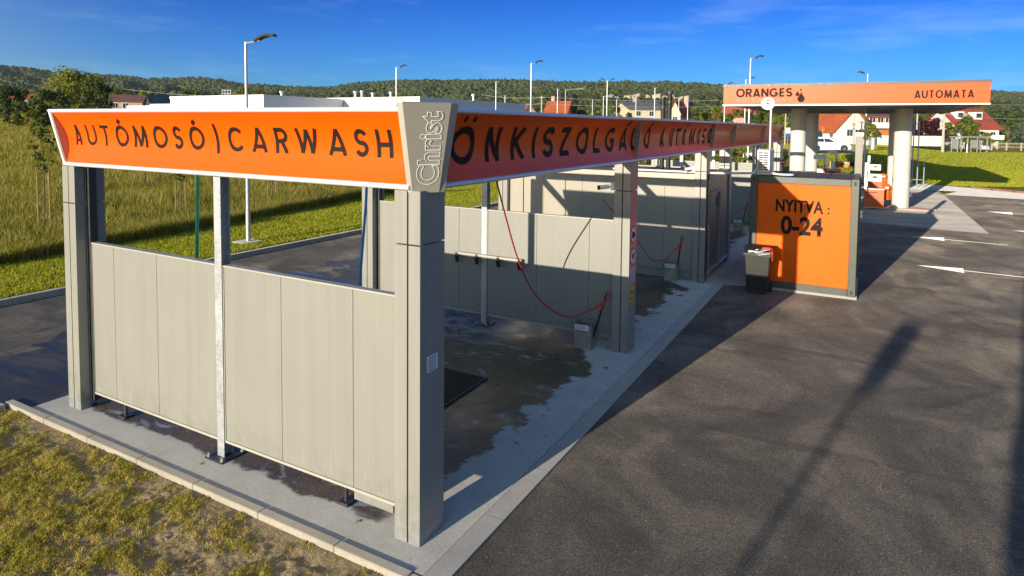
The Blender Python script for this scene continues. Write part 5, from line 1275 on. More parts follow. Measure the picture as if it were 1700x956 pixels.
# walls and fences by the houses
def strip_wall(nm, label, cat, u0, u1, v0, v1, d, mat, posts=0, rails=None):
    a, b = at(u0, v1, d), at(u1, v1, d); L = (Vector((b.x, b.y, 0))-Vector((a.x, a.y, 0))); ln = L.length; L.normalize(); zt_ = ztop(u0, v0, d); zb = ztop((u0+u1)/2, v1, d)-0.4
    t = empty(nm, (a.x, a.y, zb), label, cat); rz = math.atan2(L.y, L.x)
    n = max(1, int(ln/2.5))
    if rails is None:
        for i in range(n):
            m = MB(); c = Vector((a.x, a.y, (zb+zt_)/2))+L*ln*(i+0.5)/n; m.obox(c+Vector((0,0,0)), ln/n-0.02, 0.2, zt_-zb, rz); m.build('wall_bay', mat, t)
    else:
        for i in range(n+1):
            m = MB(); c = Vector((a.x, a.y, (zb+zt_)/2))+L*ln*i/n; m.obox(c, 0.18, 0.18, zt_-zb+0.1, rz); m.build('post', mat, t)
        for f in rails:
            m = MB(); c = Vector((a.x, a.y, zb+(zt_-zb)*f))+L*ln/2; m.obox(c, ln, 0.06, 0.1, rz); m.build('rail', mat, t)
        m = MB(); k_ = int(ln/0.3)
        for i in range(k_): c = Vector((a.x, a.y, (zb+zt_)/2+0.1))+L*ln*(i+0.5)/k_; m.obox(c, 0.07, 0.03, zt_-zb-0.3, rz)
        m.build('pickets', STAKE, t)
strip_wall('garden_wall', 'low white garden wall left of the white house with the orange roof', 'wall', 1366, 1398, 221.5, 233, 92, PLASTER)
strip_wall('garden_wall', 'white garden wall behind the purple tree', 'wall', 1440, 1566, 224.5, 238, 104, PLASTER)
strip_wall('fence', 'pale picket fence with concrete posts in front of the red-roofed house', 'fence', 1572, 1600, 236, 246, 112, CONPOLE, rails=(0.5, 0.9))
strip_wall('fence', 'pale picket fence right of the bus shelter', 'fence', 1646, 1720, 237, 247, 114, CONPOLE, rails=(0.5, 0.9))
# bus shelter
d = 100; a, b = at(1589.5, 250.5, d), at(1638, 253, d); Lx = Vector((b.x-a.x, b.y-a.y, 0)); ln = Lx.length; Lx.normalize(); rz = math.atan2(Lx.y, Lx.x); zb = a.z; H = ztop(1589, 227, d)-zb; Ny = Vector((-Lx.y, Lx.x, 0))
t = empty('bus_shelter', a, 'grey bus shelter with flat roof and glass panels on the lawn', 'bus shelter')
for i in range(4):
    for dy in (0, 1.4):
        m = MB(); m.obox(a+Lx*ln*i/3+Ny*dy+Vector((0,0,H/2-0.1)), 0.12, 0.12, H+0.2, rz); m.build('post', LAMPGREY, t)
m = MB(); m.obox(a+Lx*ln/2+Ny*0.6+Vector((0,0,H)), ln+0.6, 2.1, 0.16, rz); m.build('roof', SOFFIT, t)
for i in (0, 2):
    m = MB(); m.obox(a+Lx*ln*(i+0.5)/3+Ny*1.4+Vector((0,0,H*0.5)), ln/3-0.25, 0.03, H*0.72, rz); m.build('glass_panel', GLASS if False else simple('frosted_glass', (0.25, 0.27, 0.24), 0.3, dirt=0.2), t)
m = MB(); m.obox(a+Lx*ln*0.5+Ny*1.1+Vector((0,0,0.45)), ln*0.6, 0.4, 0.06, rz); m.build('bench', STAKE, t)
# poles
def pole(u, v0, v1, d, r, label, nm='utility_pole', mat=CONPOLE, cat='utility pole', plate=None):
    p = at(u, v1, d); t = empty(nm, p, label, cat, 'poles beyond the lawn' if cat == 'utility pole' else None); m = MB(); z1 = ztop(u, v0, d)
    m.tube([(p.x, p.y, p.z-0.6), (p.x, p.y, z1)], [r, r*0.7], 10); m.build('shaft', mat, t, smooth=True)
    m = MB(); m.obox(Vector((p.x, p.y, z1-0.25)), 1.0 if cat == 'utility pole' else 0.1, 0.08, 0.08, YAW); m.build('crossarm' if cat == 'utility pole' else 'cap', mat, t)
    if plate:
        for v, w, h, mt_, nm_ in plate: q = at(u, v, d); m = MB(); m.obox(Vector((q.x, q.y, q.z))-Vector((FW.x, FW.y, 0))*0.15, w, 0.03, h, YAW); m.build(nm_, mt_, t)
    return p
pole(1565, 186, 247, 98, 0.22, 'thick pale pole on the lawn right of the purple tree')
pole(1521, 186, 240, 110, 0.17, 'pale pole left of the purple tree, beside the canopy column')
pole(1601, 188, 244, 116, 0.16, 'leaning-looking pale pole between the bus shelter and the thuja')
pole(1417, 190, 233, 96, 0.12, 'thin pole with small traffic signs in front of the white house', plate=((206.5, 0.42, 0.42, SIGNRED, 'red_plate'), (213.5, 0.35, 0.4, BLUEPAINT, 'blue_plate')))
pole(1303, 185, 235, 95, 0.12, 'thin wooden pole at the far end of the car wash sign')
pole(899, 159, 200, 105, 0.14, 'thin pale pole left of the orange-roofed house')
pole(1605, 239, 252, 100, 0.09, 'short white bus stop post right of the shelter', nm='bus_stop_post', mat=WHITEPAINT, cat='post')
pole(1307.5, 213, 240, 80, 0.09, 'small signpost with a white and a blue plate at the end of the long sign', nm='traffic_sign', mat=STAKE, cat='traffic sign', plate=((215, 0.55, 0.45, WHITEPAINT, 'white_plate'), (220, 0.55, 0.35, WHITEPAINT, 'white_plate'), (224.5, 0.5, 0.5, BLUEPAINT, 'blue_plate')))
p = at(1366, 214, 88); t = empty('traffic_sign', (p.x, p.y, gpt(1366, 88).z), 'small orange traffic sign left of the white house', 'traffic sign')
m = MB(); m.tube([(p.x, p.y, gpt(1366, 88).z-0.2), (p.x, p.y, p.z)], 0.04, 8); m.build('shaft', LAMPGREY, t)
m = MB(); m.obox(p, 0.45, 0.03, 0.6, YAW); m.build('plate', BINORANGE, t)
p = at(1449, 241, 75); t = empty('litter_bin', p, 'grey litter bin under the small street tree', 'litter bin')
m = MB(); m.cyl((p.x, p.y), 0.28, p.z-0.5, p.z+0.75, 12); m.build('body', LAMPGREY, t, smooth=True); m = MB(); m.cyl((p.x, p.y), 0.33, p.z+0.751, p.z+0.85, 12); m.build('lid', LAMPGREY, t)
# wires
def wire(pts, label, r=0.035):
    m = MB(); q = [at(*p) for p in pts]; out = []
    for a, b in zip(q[:-1], q[1:]):
        for i in range(10): t_ = i/10; p = a.lerp(b, t_); p.z -= 4*0.35*t_*(1-t_); out.append(p)
    out.append(q[-1]); m.tube(out, r, 5); tag(m.build('power_line', LAMPGREY), label, 'power line')
wire([(150, 139, 120), (338, 159, 112), (460, 158, 112)], 'power line descending from the big tree towards the white hall')
wire([(800, 157, 110), (899, 161, 105), (1205, 166, 110)], 'upper power line strung across the houses')
wire([(800, 168, 112), (899, 172, 106), (1205, 176, 112)], 'lower power line strung across the houses')
wire([(1560, 188, 98), (1740, 197, 104)], 'power line crossing the red-roofed house')
wire([(1560, 168, 120), (1740, 173, 125)], 'power line running right from the canopy end')
# ------------------------------------------------------------------ white car
cpos = at(1371, 251.3, 64); cz = ground_h(cpos.x, cpos.y)+0.03
t = empty('parked_car', (cpos.x, cpos.y, cz), 'white hatchback car on the road behind the canopy columns', 'car')
Mx = Matrix.Translation((cpos.x, cpos.y, cpos.z)) @ Matrix.Rotation(YAW, 4, 'Z')
def putc(m, nm, mat, par=t, **kw): m.v = [tuple(Mx @ Vector(v)) for v in m.v]; return m.build(nm, mat, par, **kw)
side = [(-2.25, 0.35), (-2.28, 0.75), (-2.15, 1.0), (-1.75, 1.28), (-1.2, 1.44), (-0.5, 1.49), (0.05, 1.43), (0.75, 1.06), (1.05, 0.96), (1.7, 0.84), (2.05, 0.68), (2.14, 0.45), (2.08, 0.25), (1.75, 0.2), (-1.9, 0.2)]
secs = [(-0.88, 0.90), (-0.86, 0.97), (-0.72, 1.0), (0.72, 1.0), (0.86, 0.97), (0.88, 0.90)]
m = MB(); k = len(side)
for yy, s in secs:
    for x, z in side: m.v.append((x*(0.985 if abs(yy) > 0.87 else 1), yy*(1 - 0.20*max(0, z-0.9)/0.6), 0.2+(z-0.2)*s if z > 0.9 else z))
for i in range(len(secs)-1):
    for j in range(k): m.f.append((i*k+j, i*k+(j+1)%k, (i+1)*k+(j+1)%k, (i+1)*k+j))
m.f += [tuple(range(k)), tuple(range((len(secs)-1)*k, len(secs)*k))]
putc(m, 'body', CARWHITE, smooth=True)
for poly in ([(-1.62, 1.0), (-1.35, 1.27), (-0.62, 1.30), (-0.62, 0.97)], [(-0.54, 0.97), (-0.54, 1.30), (-0.1, 1.27), (0.52, 0.96)]):
    m = MB(); m.prism(poly, lambda a, b, q: (a, q, b), -0.86, -0.842)
    for i in range(len(m.v)): x, y, z = m.v[i]; m.v[i] = (x, y*(1-0.20*max(0, z-0.9)/0.6)-0.006, z)
    putc(m, 'side_window', GLASS)
m = MB(); m.add([(0.10, -0.66, 1.41), (0.10, 0.66, 1.41), (0.76, 0.74, 1.075), (0.76, -0.74, 1.075)], [(0,1,2,3)]); m.v = [(x+0.015, y, z+0.015) for x, y, z in m.v]; putc(m, 'windscreen', GLASS)
for x in (1.38, -1.36):
    for y in (-0.80, 0.62):
        m = MB(); m.tube([(x, y-0.11, 0.315), (x, y+0.14, 0.315)], 0.315, 28); w = putc(m, 'wheel', TYRE, smooth=True)
        m = MB(); yy = y-0.115 if y < 0 else y+0.145; m.tube([(x, yy-0.006, 0.315), (x, yy, 0.315)], 0.07, 12)
        for q in range(5): a = 2*math.pi*q/5; m.prism([(x+0.06*math.cos(a-0.5), 0.315+0.06*math.sin(a-0.5)), (x+0.22*math.cos(a-0.16), 0.315+0.22*math.sin(a-0.16)), (x+0.22*math.cos(a+0.16), 0.315+0.22*math.sin(a+0.16)), (x+0.06*math.cos(a+0.5), 0.315+0.06*math.sin(a+0.5))], lambda a_, b_, q_: (a_, q_, b_), yy-0.008, yy-0.001)
        putc(m, 'rim', RIM, w)
        m = MB(); pr = [(x+0.37*math.cos(a), 0.315+0.37*math.sin(a)) for a in np.linspace(-0.25, math.pi+0.25, 20)]; sg = -1 if y < 0 else 1; m.prism(pr, lambda a_, b_, q_: (a_, q_, b_), sg*0.884, sg*0.8); putc(m, 'wheel_arch', RUBBER)
for y in (-0.62, 0.62):
    m = MB(); m.obox(Vector((1.93, y, 0.70)), 0.3, 0.26, 0.12, 0, 0, 0.45); putc(m, 'headlight', RIM, bevel=0.02)
for y in (-0.95, 0.95):
    m = MB(); m.obox(Vector((0.48, y, 0.98)), 0.14, 0.16, 0.12); putc(m, 'mirror', CARWHITE, bevel=0.02)
m = MB(); m.box(-0.75, -0.55, -0.892, -0.876, 0.80, 0.825); m.box(0.3, 0.5, -0.892, -0.876, 0.80, 0.825); putc(m, 'door_handle', RIM)
# second, dark car glimpsed above the white one's roof
c2 = at(1352, 222.5, 95); t = empty('parked_car', c2, 'dark car glimpsed between the canopy columns above the white car', 'car')
Mx = Matrix.Translation((c2.x, c2.y, c2.z-0.9)) @ Matrix.Rotation(YAW, 4, 'Z')
m = MB(); m.prism([(-2.1, 0.3), (2.1, 0.3), (2.1, 0.8), (1.1, 0.95), (0.5, 1.4), (-1.2, 1.45), (-2.0, 0.95)], lambda a, b, q: (a, q, b), -0.85, 0.85); putc(m, 'body', DARKSTEEL, t, bevel=0.06)
m = MB(); m.prism([(-1.4, 0.98), (0.75, 0.95), (0.4, 1.33), (-1.15, 1.38)], lambda a, b, q: (a, q, b), -0.87, -0.855); putc(m, 'side_window', GLASS, t)
for x in (1.3, -1.3): m = MB(); m.tube([(x, -0.86, 0.31), (x, -0.6, 0.31)], 0.31, 16); putc(m, 'wheel', TYRE, t, smooth=True)
# ------------------------------------------------------------------ vegetation
def leaves(C, rad, n, size, flat=0.0, rg=rng):
    """n leaf quads scattered about clump centres C (k,3) with radii rad (k,)"""
    k = len(C); idx = rg.integers(0, k, n)
    dirs = rg.normal(size=(n, 3)); dirs /= np.linalg.norm(dirs, axis=1)[:, None]
    rr = rg.random(n)**0.45
    P = C[idx]+dirs*(rad[idx]*rr)[:, None]*np.array([1, 1, 0.8])
    nn = dirs*0.7+rg.normal(size=(n, 3))*0.6+np.array([0, 0, 0.35]); nn /= np.linalg.norm(nn, axis=1)[:, None]
    a = np.cross(nn, rg.normal(size=(n, 3))); a /= np.linalg.norm(a, axis=1)[:, None]; b = np.cross(nn, a)
    s = size*(0.6+0.8*rg.random(n))[:, None]
    V = np.stack([P-a*s, P-b*s*0.55, P+a*s, P+b*s*0.55], 1).reshape(-1, 3)
    return V, np.arange(n*4).reshape(n, 4)
def crown_clumps(cx, cy, z0, z1, r, n, shape, rg):
    C = []; Rr = []
    for i in range(n):
        f = rg.random(); a = rg.random()*2*math.pi
        if shape == 'cone': w = r*(1-f)**0.8*0.9+0.1*r; q = w*(0.4+0.6*rg.random()); cr = 0.35*r*(1-f)+0.18*r
        elif shape == 'column': w = r*math.sin(math.pi*(0.12+0.8*f))**0.5; q = w*0.6*rg.random()**0.5; cr = 0.5*r
        else:
            w = r*math.sin(math.pi*(0.10+0.82*f))**0.7; q = w*(0.25+0.75*rg.random()**0.5)*0.85; cr = r*(0.20+0.22*rg.random())
        C.append((cx+q*math.cos(a), cy+q*math.sin(a), z0+(z1-z0)*(0.08+0.84*f))); Rr.append(cr)
    return np.array(C), np.array(Rr)
def tree(nm, label, u, vt, wpx, d, leafm, shape='round', bare=0.18, vb=None, n=1500, clumps=16, group=None, cat='tree', size=None, seed=0):
    rg = np.random.default_rng(int(u*13+vt*7+seed)); g = gpt(u, d); z0 = g.z if vb is None else ztop(u, vb, d); z1 = ztop(u, vt, d); H = z1-z0; r = wpx/FPX*d/2
    t = empty(nm, (g.x, g.y, z0), label, cat, group)
    rt_ = max(0.04, 0.018*H*(1 if shape != 'bush' else 0.5)); m = MB(); lean = rg.normal(size=2)*0.02*H
    zc = z0+H*(bare+0.35); m.tube([(g.x, g.y, z0-0.3), (g.x+lean[0]*0.4, g.y+lean[1]*0.4, z0+H*bare), (g.x+lean[0], g.y+lean[1], z0+H*0.82)], [rt_*1.25, rt_, rt_*0.25], 7)
    for i in range(6):
        a = rg.random()*6.28; zs = z0+H*(bare+0.1+0.4*rg.random()); m.tube([(g.x+lean[0]*0.5, g.y+lean[1]*0.5, zs), (g.x+r*0.35*math.cos(a), g.y+r*0.35*math.sin(a), zs+H*0.10), (g.x+r*0.72*math.cos(a), g.y+r*0.72*math.sin(a), zs+H*0.2)], [rt_*0.5, rt_*0.3, rt_*0.08], 5)
    m.build('trunk', BARK, t)
    C, Rr = crown_clumps(g.x+lean[0]*0.6, g.y+lean[1]*0.6, z0+H*bare, z1, r, clumps, shape, rg)
    s = size or max(0.10, min(0.5, d*0.0022))
    V, Fc = leaves(C, Rr, n, s, rg=rg); fast('crown', V, Fc, leafm, t)
    return t
M_, D_, L_, P_, B_ = LEAF
# left: big trees on the rising meadow
tree('broadleaf_tree', 'huge round light and dark green tree behind the left end of the front sign', 128, 117, 112, 115, L_, n=9000, clumps=40, bare=0.12, size=0.22)
tree('broadleaf_tree', 'darker tree leaning against the right side of the huge round tree', 163, 131, 60, 108, D_, n=2600, clumps=20, bare=0.1)
tree('broadleaf_tree', 'dark tree cut by the left edge of the picture', 6, 138, 66, 120, D_, n=2600, clumps=20, bare=0.15)
tree('broadleaf_tree', 'broad dark low tree at left under the huge round tree', 84, 152, 72, 98, D_, n=2800, clumps=22, bare=0.2)
tree('broadleaf_tree', 'mid-green tree in the gap between the two dark trees at the far left', 44, 149, 50, 128, M_, n=2000, clumps=16, bare=0.15)
tree('shrub', 'bright yellow-green shrub at the foot of the dark left trees', 52, 181, 26, 92, L_, 'bush', 0.02, n=700, clumps=8, cat='shrub')
tree('shrub', 'wide green shrub along the meadow edge at the far left', 20, 183, 46, 96, M_, 'bush', 0.02, n=1000, clumps=10, cat='shrub')
tree('shrub', 'dark shrub beside the top left corner of the front sign', 72, 186, 30, 90, D_, 'bush', 0.02, n=700, clumps=8, cat='shrub')
tree('broadleaf_tree', 'small green tree between the big tree and the pink house', 204, 152, 40, 150, M_, n=1300, clumps=12)
tree('broadleaf_tree', 'low light tree behind the pink house roof', 246, 150, 34, 170, L_, n=1000, clumps=10)
tree('broadleaf_tree', 'light green tree behind the tallest part of the white hall', 405, 146, 36, 150, L_, n=1200, clumps=12)
tree('broadleaf_tree', 'dark green tree over the low left part of the white hall', 322, 152, 60, 170, M_, n=1600, clumps=14)
# middle: trees behind the long sign
G = 'garden trees beyond the car wash'
for u, vt, w, d, mt_, lb in ((955, 172, 44, 126, M_, 'green tree right of the orange-roofed house'), (984, 176, 42, 120, L_, 'light green tree in the middle gap between the two lit houses'), (1014, 172, 46, 140, M_, 'green tree leaning on the left side of the grey-roofed house'), (1040, 183, 24, 112, D_, 'dark shrubby tree at the left corner of the cream house'),
        (1150, 178, 44, 108, M_, 'mid-green tree right of the red gable house'), (1182, 172, 48, 112, L_, 'light green tree below the gap left of the canopy'), (1214, 176, 46, 104, M_, 'green tree under the left end of the canopy'), (1246, 184, 34, 98, D_, 'dark tree left of the dish mast'), (1268, 176, 40, 110, M_, 'green tree behind the dish antenna'), (1296, 180, 36, 105, L_, 'light tree at the far end of the long sign'), (1362, 186, 40, 112, M_, 'green tree seen between the two left canopy columns'), (1396, 192, 36, 106, L_, 'yellow-green tree before the white house gable'), (862, 168, 40, 150, M_, 'dark green tree over the end of the white hall')):
    tree('broadleaf_tree', lb, u, vt, w, d, mt_, n=1500, clumps=14, group=G, bare=0.12)
# right
tree('street_tree', 'small street tree with thin crown before the orange wooden house', 1444, 204, 34, 78, L_, n=900, clumps=11, bare=0.35, vb=246, cat='tree')
tree('broadleaf_tree', 'dark purple-leaved tree right of the right canopy column', 1540, 196, 66, 112, P_, n=2600, clumps=22, bare=0.15, vb=241)
tree('broadleaf_tree', 'small purple-leaved tree half hidden by the canopy column', 1514, 212, 22, 108, P_, n=700, clumps=8, bare=0.2, vb=240)
tree('broadleaf_tree', 'light green tree between the thick pole and the thuja', 1578, 195, 28, 118, L_, n=1100, clumps=12, vb=243)
tree('thuja', 'dense cone-shaped thuja in front of the red roof', 1604, 193, 34, 114, M_, 'column', 0.03, n=1700, clumps=16, vb=242)
tree('thuja', 'smaller thuja at the right of the cone-shaped one', 1620, 201, 16, 113, M_, 'column', 0.03, n=700, clumps=10, vb=242)
tree('broadleaf_tree', 'large dark green tree right of the red-roofed house', 1676, 178, 56, 128, D_, n=2600, clumps=20, vb=242, bare=0.05)
tree('spruce', 'bluish spruce at the right edge of the picture', 1698, 192, 36, 116, B_, 'cone', 0.05, n=1700, clumps=26, vb=246)
tree('shrub', 'green shrub under the balcony of the red-roofed house', 1640, 218, 24, 114, L_, 'bush', 0.03, vb=238, n=500, clumps=7, cat='shrub')
tree('broadleaf_tree', 'tree filling the gap above the purple tree under the canopy edge', 1556, 184, 50, 150, M_, n=1200, clumps=12, vb=225)
# shrubs on the bank behind the wash
G = 'rough shrubs on the bank behind the car wash'
for u, vt, vb, w, d, mt_, lb in ((955, 262, 282, 60, 41, L_, 'rough shrub seen under the sign, left of the technical room roof end'), (1075, 246, 276, 50, 41, L_, 'yellow-green shrub seen between the second and third pillars'), (1130, 244, 276, 52, 42, M_, 'green shrub left of the third pillar under the sign'), (1228, 240, 276, 50, 44, L_, 'rough shrub right of the third pillar above the dark bay'), (1262, 242, 276, 34, 46, M_, 'shrub behind the air conditioner'), (1296, 247, 284, 36, 48, D_, 'dark shrub left of the left canopy column'), (1420, 262, 292, 40, 55, D_, 'dark shrub at the foot of the bank behind the steel post'), (1195, 246, 276, 44, 43, M_, 'shrub showing beside the lit fourth pillar')):
    tree('shrub', lb, u, vt, w, d, mt_, 'bush', 0.02, vb=vb, n=1100, clumps=12, group=G, cat='shrub', size=0.10)
# young staked trees in the meadow
G = 'young staked trees in the meadow'
def sapling(x, y, H, label, seed, crown=0.45):
    rg = np.random.default_rng(seed); z = ground_h(x, y); t = empty('young_tree', (x, y, z), label, 'young tree', G)
    m = MB(); m.tube([(x, y, z), (x+0.03, y, z+H*0.5), (x, y+0.04, z+H*0.97)], [0.025, 0.02, 0.008], 6)
    for i in range(7): a = rg.random()*6.28; zs = z+H*(0.58+0.05*i); m.tube([(x, y, zs), (x+crown*0.7*math.cos(a), y+crown*0.7*math.sin(a), zs+0.22)], [0.010, 0.004], 4)
    m.build('trunk', BARK, t)
    for sx in (-0.16, 0.16):
        m = MB(); m.tube([(x+sx, y+sx*0.6, z-0.1), (x+sx, y+sx*0.6, z+H*0.58)], 0.022, 7); m.build('stake', STAKE, t, smooth=True)
    C = np.array([(x+crown*0.6*math.cos(a)*q, y+crown*0.7*math.sin(a)*q, z+H*f) for a, q, f in zip(rg.random(11)*6.28, rg.random(11), np.linspace(0.60, 0.96, 11))]); V, Fc = leaves(C, np.full(11, crown*0.36), 300, 0.065, rg=rg); fast('crown', V, Fc, M_, t)
sapling(-19.96, 6.26, 3.55, 'young tree with two orange stakes just left of the left pillar', 1, 0.5)
sapling(-31.5, 12.6, 3.2, 'young staked tree near the left edge of the picture', 2)
sapling(-34, 10.2, 3.0, 'young staked tree cut by the left edge of the picture', 8)
sapling(-48, 22.5, 3.4, 'small distant staked tree above the young tree by the left pillar', 3)
sapling(-19.87, 10.9, 2.5, 'young staked tree seen through the left opening under the sign', 4)
sapling(-31.2, 16.3, 2.6, 'farther staked tree just right of the left pillar', 5)
sapling(-20.9, 16.1, 2.9, 'young staked tree right of the tall street lamp', 6)
sapling(-25.5, 21.0, 2.9, 'farther staked tree right of the tall street lamp, second in line', 7)
sapling(-21.0, 20.7, 2.8, 'young staked tree just left of the blue hose', 9)
sapling(-60, 24, 3.2, 'tiny far staked tree at the left edge below the dark trees', 10)
sapling(-57, 32, 3.2, 'tiny far staked tree touching the top left corner of the sign', 11)
sapling(-40, 17, 3.0, 'staked tree between the left edge and the nearest young tree', 12)

# ------------------------------------------------------------------ grass
def blades(name, x, y, z, h, w, mat, lean=0.35, seed=0):
    rg = np.random.default_rng(seed); n = len(x); a = rg.random(n)*2*math.pi; b = rg.random(n)*2*math.pi; l = (h*lean*(0.3+rg.random(n)))
    tx, ty = np.cos(a)*w/2, np.sin(a)*w/2; lx, ly = np.cos(b)*l, np.sin(b)*l
    V = np.empty((n, 5, 3), np.float32)
    V[:, 0] = np.stack([x-tx, y-ty, z], 1); V[:, 1] = np.stack([x+tx, y+ty, z], 1)
    V[:, 2] = np.stack([x+tx*0.7+lx*0.35, y+ty*0.7+ly*0.35, z+h*0.6], 1); V[:, 3] = np.stack([x-tx*0.7+lx*0.35, y-ty*0.7+ly*0.35, z+h*0.6], 1); V[:, 4] = np.stack([x+lx, y+ly, z+h*0.95], 1)
    o = np.arange(n)[:, None]*5; F = np.concatenate([o+np.array([0, 1, 2]), o+np.array([0, 2, 3]), o+np.array([3, 2, 4])], 0)
    o_ = fast(name, V.reshape(-1, 3), F, mat); return tag(o_, kind='stuff')
# worn front lawn
n = 480000; x = rng.uniform(-6.52, 0.15, n); y = rng.uniform(-4.2, -0.39, n)
dd = 0.45*fbm(x*1.0+y*0.5, y*1.0-x*0.25, 1.4, 11)+0.55*fbm(x+y*0.3, y*1.3, 5.5, 15); green = dd + 0.18*(sstep(0, 1, 0.5)) + 0.10*np.clip((-3.0-x)/3, -0.5, 1) - 0.10*np.clip((y+0.9)/0.5, 0, 1)
keep = rng.random(n) < np.clip((green-0.475)*4.5, 0.05, 0.85)
x, y, q = x[keep], y[keep], green[keep]; h = (0.012+0.030*np.clip((q-0.48)*3.2, 0, 1))*(0.6+0.8*rng.random(len(x)))
tag(blades('lawn_grass', x, y, lawn_z(x, y)-0.004, h, 0.004+0.004*rng.random(len(x)), BLADEDRY, 0.8, 1), 'patchy worn grass with bare soil in front of the car wash', 'grass')
m = MB(); rr = random.Random(5)
for i in range(70): m.obox(Vector((rr.uniform(-6.3, 0.1), rr.uniform(-3.2, -0.45), -0.040)), rr.uniform(0.012, 0.035), rr.uniform(0.012, 0.03), rr.uniform(0.01, 0.02), rr.uniform(0, 3), rr.uniform(0, 1))
tag(m.build('pebbles', CURBSTONE), 'small pale pebbles scattered over the worn lawn', 'pebbles', kind='stuff')
# mown verge
n = 150000; y = rng.uniform(-3, 40, n); y = -3+43*rng.random(n)**1.35; edge = np.interp(y, [-10, 3, 9, 21, 41], [-15.2, -15.6, -16.4, -18.8, -19.0]); x = -12.2+(edge+12.2)*rng.random(n)*1.03
h = (0.05+0.06*fbm(x, y, 0.8, 21))*(0.7+0.7*rng.random(n)); tag(blades('verge_grass', x, y, np.full(n, 0.10), h, 0.014+0.012*rng.random(n), BLADES, 0.5, 2), 'bright mown grass strip between the drive and the meadow', 'grass')
# tall meadow
n = 290000; q = rng.random(n)**2.2*2.1; y = -6+rng.random(n)*62+q*8; edge = np.interp(y, [-10, 3, 9, 21, 41, 60], [-15.4, -15.8, -16.6, -18.9, -19.2, -19.2]); x = edge-q*52
cl = fbm(x, y, 0.45, 31); h = (0.42+0.55*cl)*(0.65+0.55*rng.random(n))*np.clip(0.75+0.25*q*3, 0, 1); w = 0.016+0.035*q+0.012*rng.random(n)
z = np.array([ground_h(a, b) for a, b in zip(x, y)]); tag(blades('meadow_grass', x, y, z-0.02, h, w, TALL, 0.45, 3), 'tall unmown meadow grass left of the drive', 'meadow')
# short lawn in front of the road, right: sparse tufts for an uneven surface
n = 130000; dq = 44+60*rng.random(n)**1.5; sq = rng.uniform(0.40, 0.95, n); f2 = np.array([FW.x, FW.y])/math.hypot(FW.x, FW.y); x = CAM.x+(f2[0]+RT.x*sq)*dq; y = CAM.y+(f2[1]+RT.y*sq)*dq
inside = ~((y < 48.7) & (x < 9.6)) & (y > np.where(x < 11.87, 46.9-(x-9.5)*0.95, 44.7-(x-11.87)*0.1514))
road_ = (dq > 64) & (dq < 78.5) & (sq < 0.55); keep = inside & ~road_; x, y, dq = x[keep], y[keep], dq[keep]; z = np.array([ground_h(a, b) for a, b in zip(x, y)])
tag(blades('lawn_grass', x, y, z-0.01, 0.05+0.07*rng.random(len(x)), 0.03+0.04*rng.random(len(x)), BLADES, 0.5, 4), 'short green lawn rising beyond the filling station', 'grass')

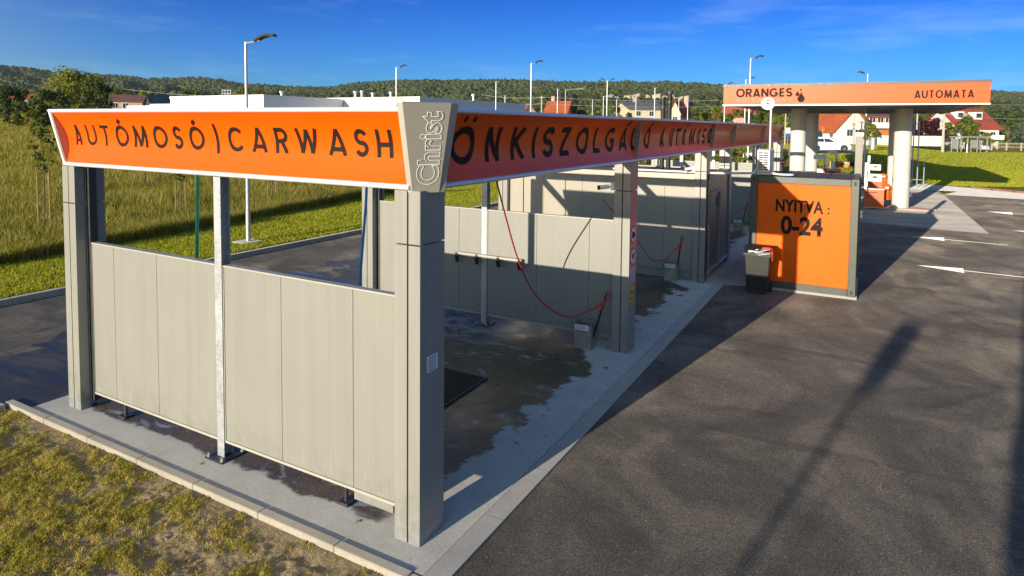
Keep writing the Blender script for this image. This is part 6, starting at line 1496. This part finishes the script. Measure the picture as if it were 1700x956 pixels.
# ------------------------------------------------------------------ hills with woods
def ico():
    bm = bmesh.new(); bmesh.ops.create_icosphere(bm, subdivisions=1, radius=1.0); V = np.array([v.co[:] for v in bm.verts]); F = np.array([[v.index for v in f.verts] for f in bm.faces]); bm.free(); return V, F
IV, IF = ico()
def hill(name, sil, d, d0, mat, ntree, size, wname, wlabel, seed, gap=0.0):
    """wooded ridge: crest silhouette in the photo at distance d, foot at distance d0"""
    rg = np.random.default_rng(seed); us_ = np.linspace(sil[0][0], sil[-1][0], 160); vv = np.interp(us_, [a for a, b in sil], [b for a, b in sil]); ts = np.concatenate([np.linspace(0, 1, 26), np.linspace(1.05, 1.5, 8)])
    f2 = Vector((FW.x, FW.y, 0)).normalized(); Z = np.zeros((len(ts), len(us_))); X = Z.copy(); Y = Z.copy()
    bump = vnoise(us_, us_*0, 0.06, seed+3)
    for j, (u, v) in enumerate(zip(us_, vv)):
        s = (u-859)/FPX; zc = ztop(u, v, d)-size*1.9
        for i, t_ in enumerate(ts):
            dd = d0+(d-d0)*t_; p = CAM+(f2+RT*s)*dd; prof = (t_**1.25 if t_ <= 1 else 1-(t_-1)*1.1); nz_ = (vnoise(np.array([u]), np.array([t_*160]), 0.03, seed)[0]-0.5)*0.22*math.sin(math.pi*min(t_, 1))
            X[i, j], Y[i, j], Z[i, j] = p.x, p.y, 4+(zc-4)*max(0, prof+nz_)
    ni, nj = Z.shape; V = np.stack([X, Y, Z], 2).reshape(-1, 3); F = np.array([(i*nj+j, i*nj+j+1, (i+1)*nj+j+1, (i+1)*nj+j) for i in range(ni-1) for j in range(nj-1)])
    o = fast(name, V, F, MEADOW, smooth=True); tag(o, kind='structure')
    ti = rg.random(ntree)**0.75*1.03*25; tj = rg.random(ntree)*(nj-1.01); i0 = np.minimum(ti.astype(int), ni-2); j0 = tj.astype(int); fi = ti-i0; fj = tj-j0
    def S(A): return (A[i0, j0]*(1-fi)+A[i0+1, j0]*fi)*(1-fj)+(A[i0, j0+1]*(1-fi)+A[i0+1, j0+1]*fi)*fj
    P = np.stack([S(X), S(Y), S(Z)], 1); sc = size*(0.45+1.0*rg.random(ntree)**2.5)*(0.7+0.7*vnoise(P[:, 0], P[:, 1], 0.015, seed+5))
    if gap: kp = fbm(P[:, 0], P[:, 1], 0.012, seed+9) > gap; P, sc = P[kp], sc[kp]
    n_ = len(P); k = len(IV); rot = rg.random(n_)*6.28; jit = 1+0.8*(rg.random((n_, k))-0.5)
    B = IV[None]*jit[:, :, None]*sc[:, None, None]; Bx = B[:, :, 0]*np.cos(rot)[:, None]-B[:, :, 1]*np.sin(rot)[:, None]; By = B[:, :, 0]*np.sin(rot)[:, None]+B[:, :, 1]*np.cos(rot)[:, None]
    W = np.stack([Bx, By, B[:, :, 2]*1.15+sc[:, None]*0.5], 2)+P[:, None]; FF = (IF[None]+(np.arange(n_)*k)[:, None, None]).reshape(-1, 3)
    return tag(fast(wname, W.reshape(-1, 3), FF, mat, smooth=False), wlabel, 'forest', kind='stuff')
hill('hills', [(-160, 112), (0, 107), (50, 111), (90, 119), (130, 122), (200, 124), (250, 130.5), (270, 131), (310, 128.5), (340, 128), (365, 131), (400, 138), (430, 140.5), (470, 142.5), (520, 144), (620, 146)], 1500, 500, FOREST, 42000, 3.1, 'hill_forest', 'wooded hills on the left horizon', 41)
hill('hills', [(440, 150), (520, 147), (545, 144.5), (575, 139), (600, 136), (650, 132.5), (700, 131), (745, 132), (830, 130.5), (900, 132.5), (960, 135), (1000, 135), (1100, 134.5), (1170, 138), (1240, 142), (1400, 146), (1640, 150), (1720, 153), (1860, 152)], 1400, 520, FOREST, 52000, 3.0, 'hill_forest', 'wooded ridge along the middle and right horizon', 42)
hill('hills', [(760, 166), (800, 160), (850, 150), (900, 147), (960, 149), (1010, 152), (1080, 156), (1160, 158), (1240, 160), (1400, 162), (1560, 163), (1720, 168), (1860, 170)], 620, 300, FORESTB, 20000, 2.3, 'wood', 'darker nearer wood at the foot of the ridge', 43, 0.30)
hill('hills', [(-160, 150), (60, 146), (180, 146), (260, 148), (360, 152), (450, 155), (560, 154), (640, 158), (740, 164)], 600, 260, FORESTB, 14000, 2.3, 'wood', 'nearer wood behind the white hall', 44, 0.30)
m = MB(); rr = random.Random(9)
for i in range(20):
    u = rr.uniform(1035, 1130) if i > 5 else rr.uniform(1000, 1030); p = at(u, rr.gauss(161, 1.8), 560); bm_ = MB(); s = rr.uniform(1.5, 4.5)
    bm_.obox(p, s*1.6, s, s*rr.uniform(0.5, 0.9), rr.uniform(0, 3), rr.uniform(-0.4, 0.4), rr.uniform(-0.4, 0.4)); m.add(bm_.v, bm_.f)
tag(m.build('rock_face', ROCK), 'pale rock faces exposed on the wooded slope above the cream house', 'rocks', kind='stuff')

# ------------------------------------------------------------------ air
hz = MB(); hz.box(-2450, 2100, -60, 2500, -20, 200); o = hz.build('haze', None); tag(o, kind='stuff'); o['label'] = 'thin pale air over the whole site'
hm = bpy.data.materials.new('haze_air'); hm.use_nodes = True; ht = hm.node_tree; ht.nodes.clear(); ho = ht.nodes.new('ShaderNodeOutputMaterial'); hv = ht.nodes.new('ShaderNodeVolumePrincipled')
hv.inputs['Color'].default_value = (0.80, 0.88, 1.0, 1); hv.inputs['Density'].default_value = 0.000045; hv.inputs['Anisotropy'].default_value = 0.0; ht.links.new(hv.outputs[0], ho.inputs['Volume']); o.data.materials.append(hm)
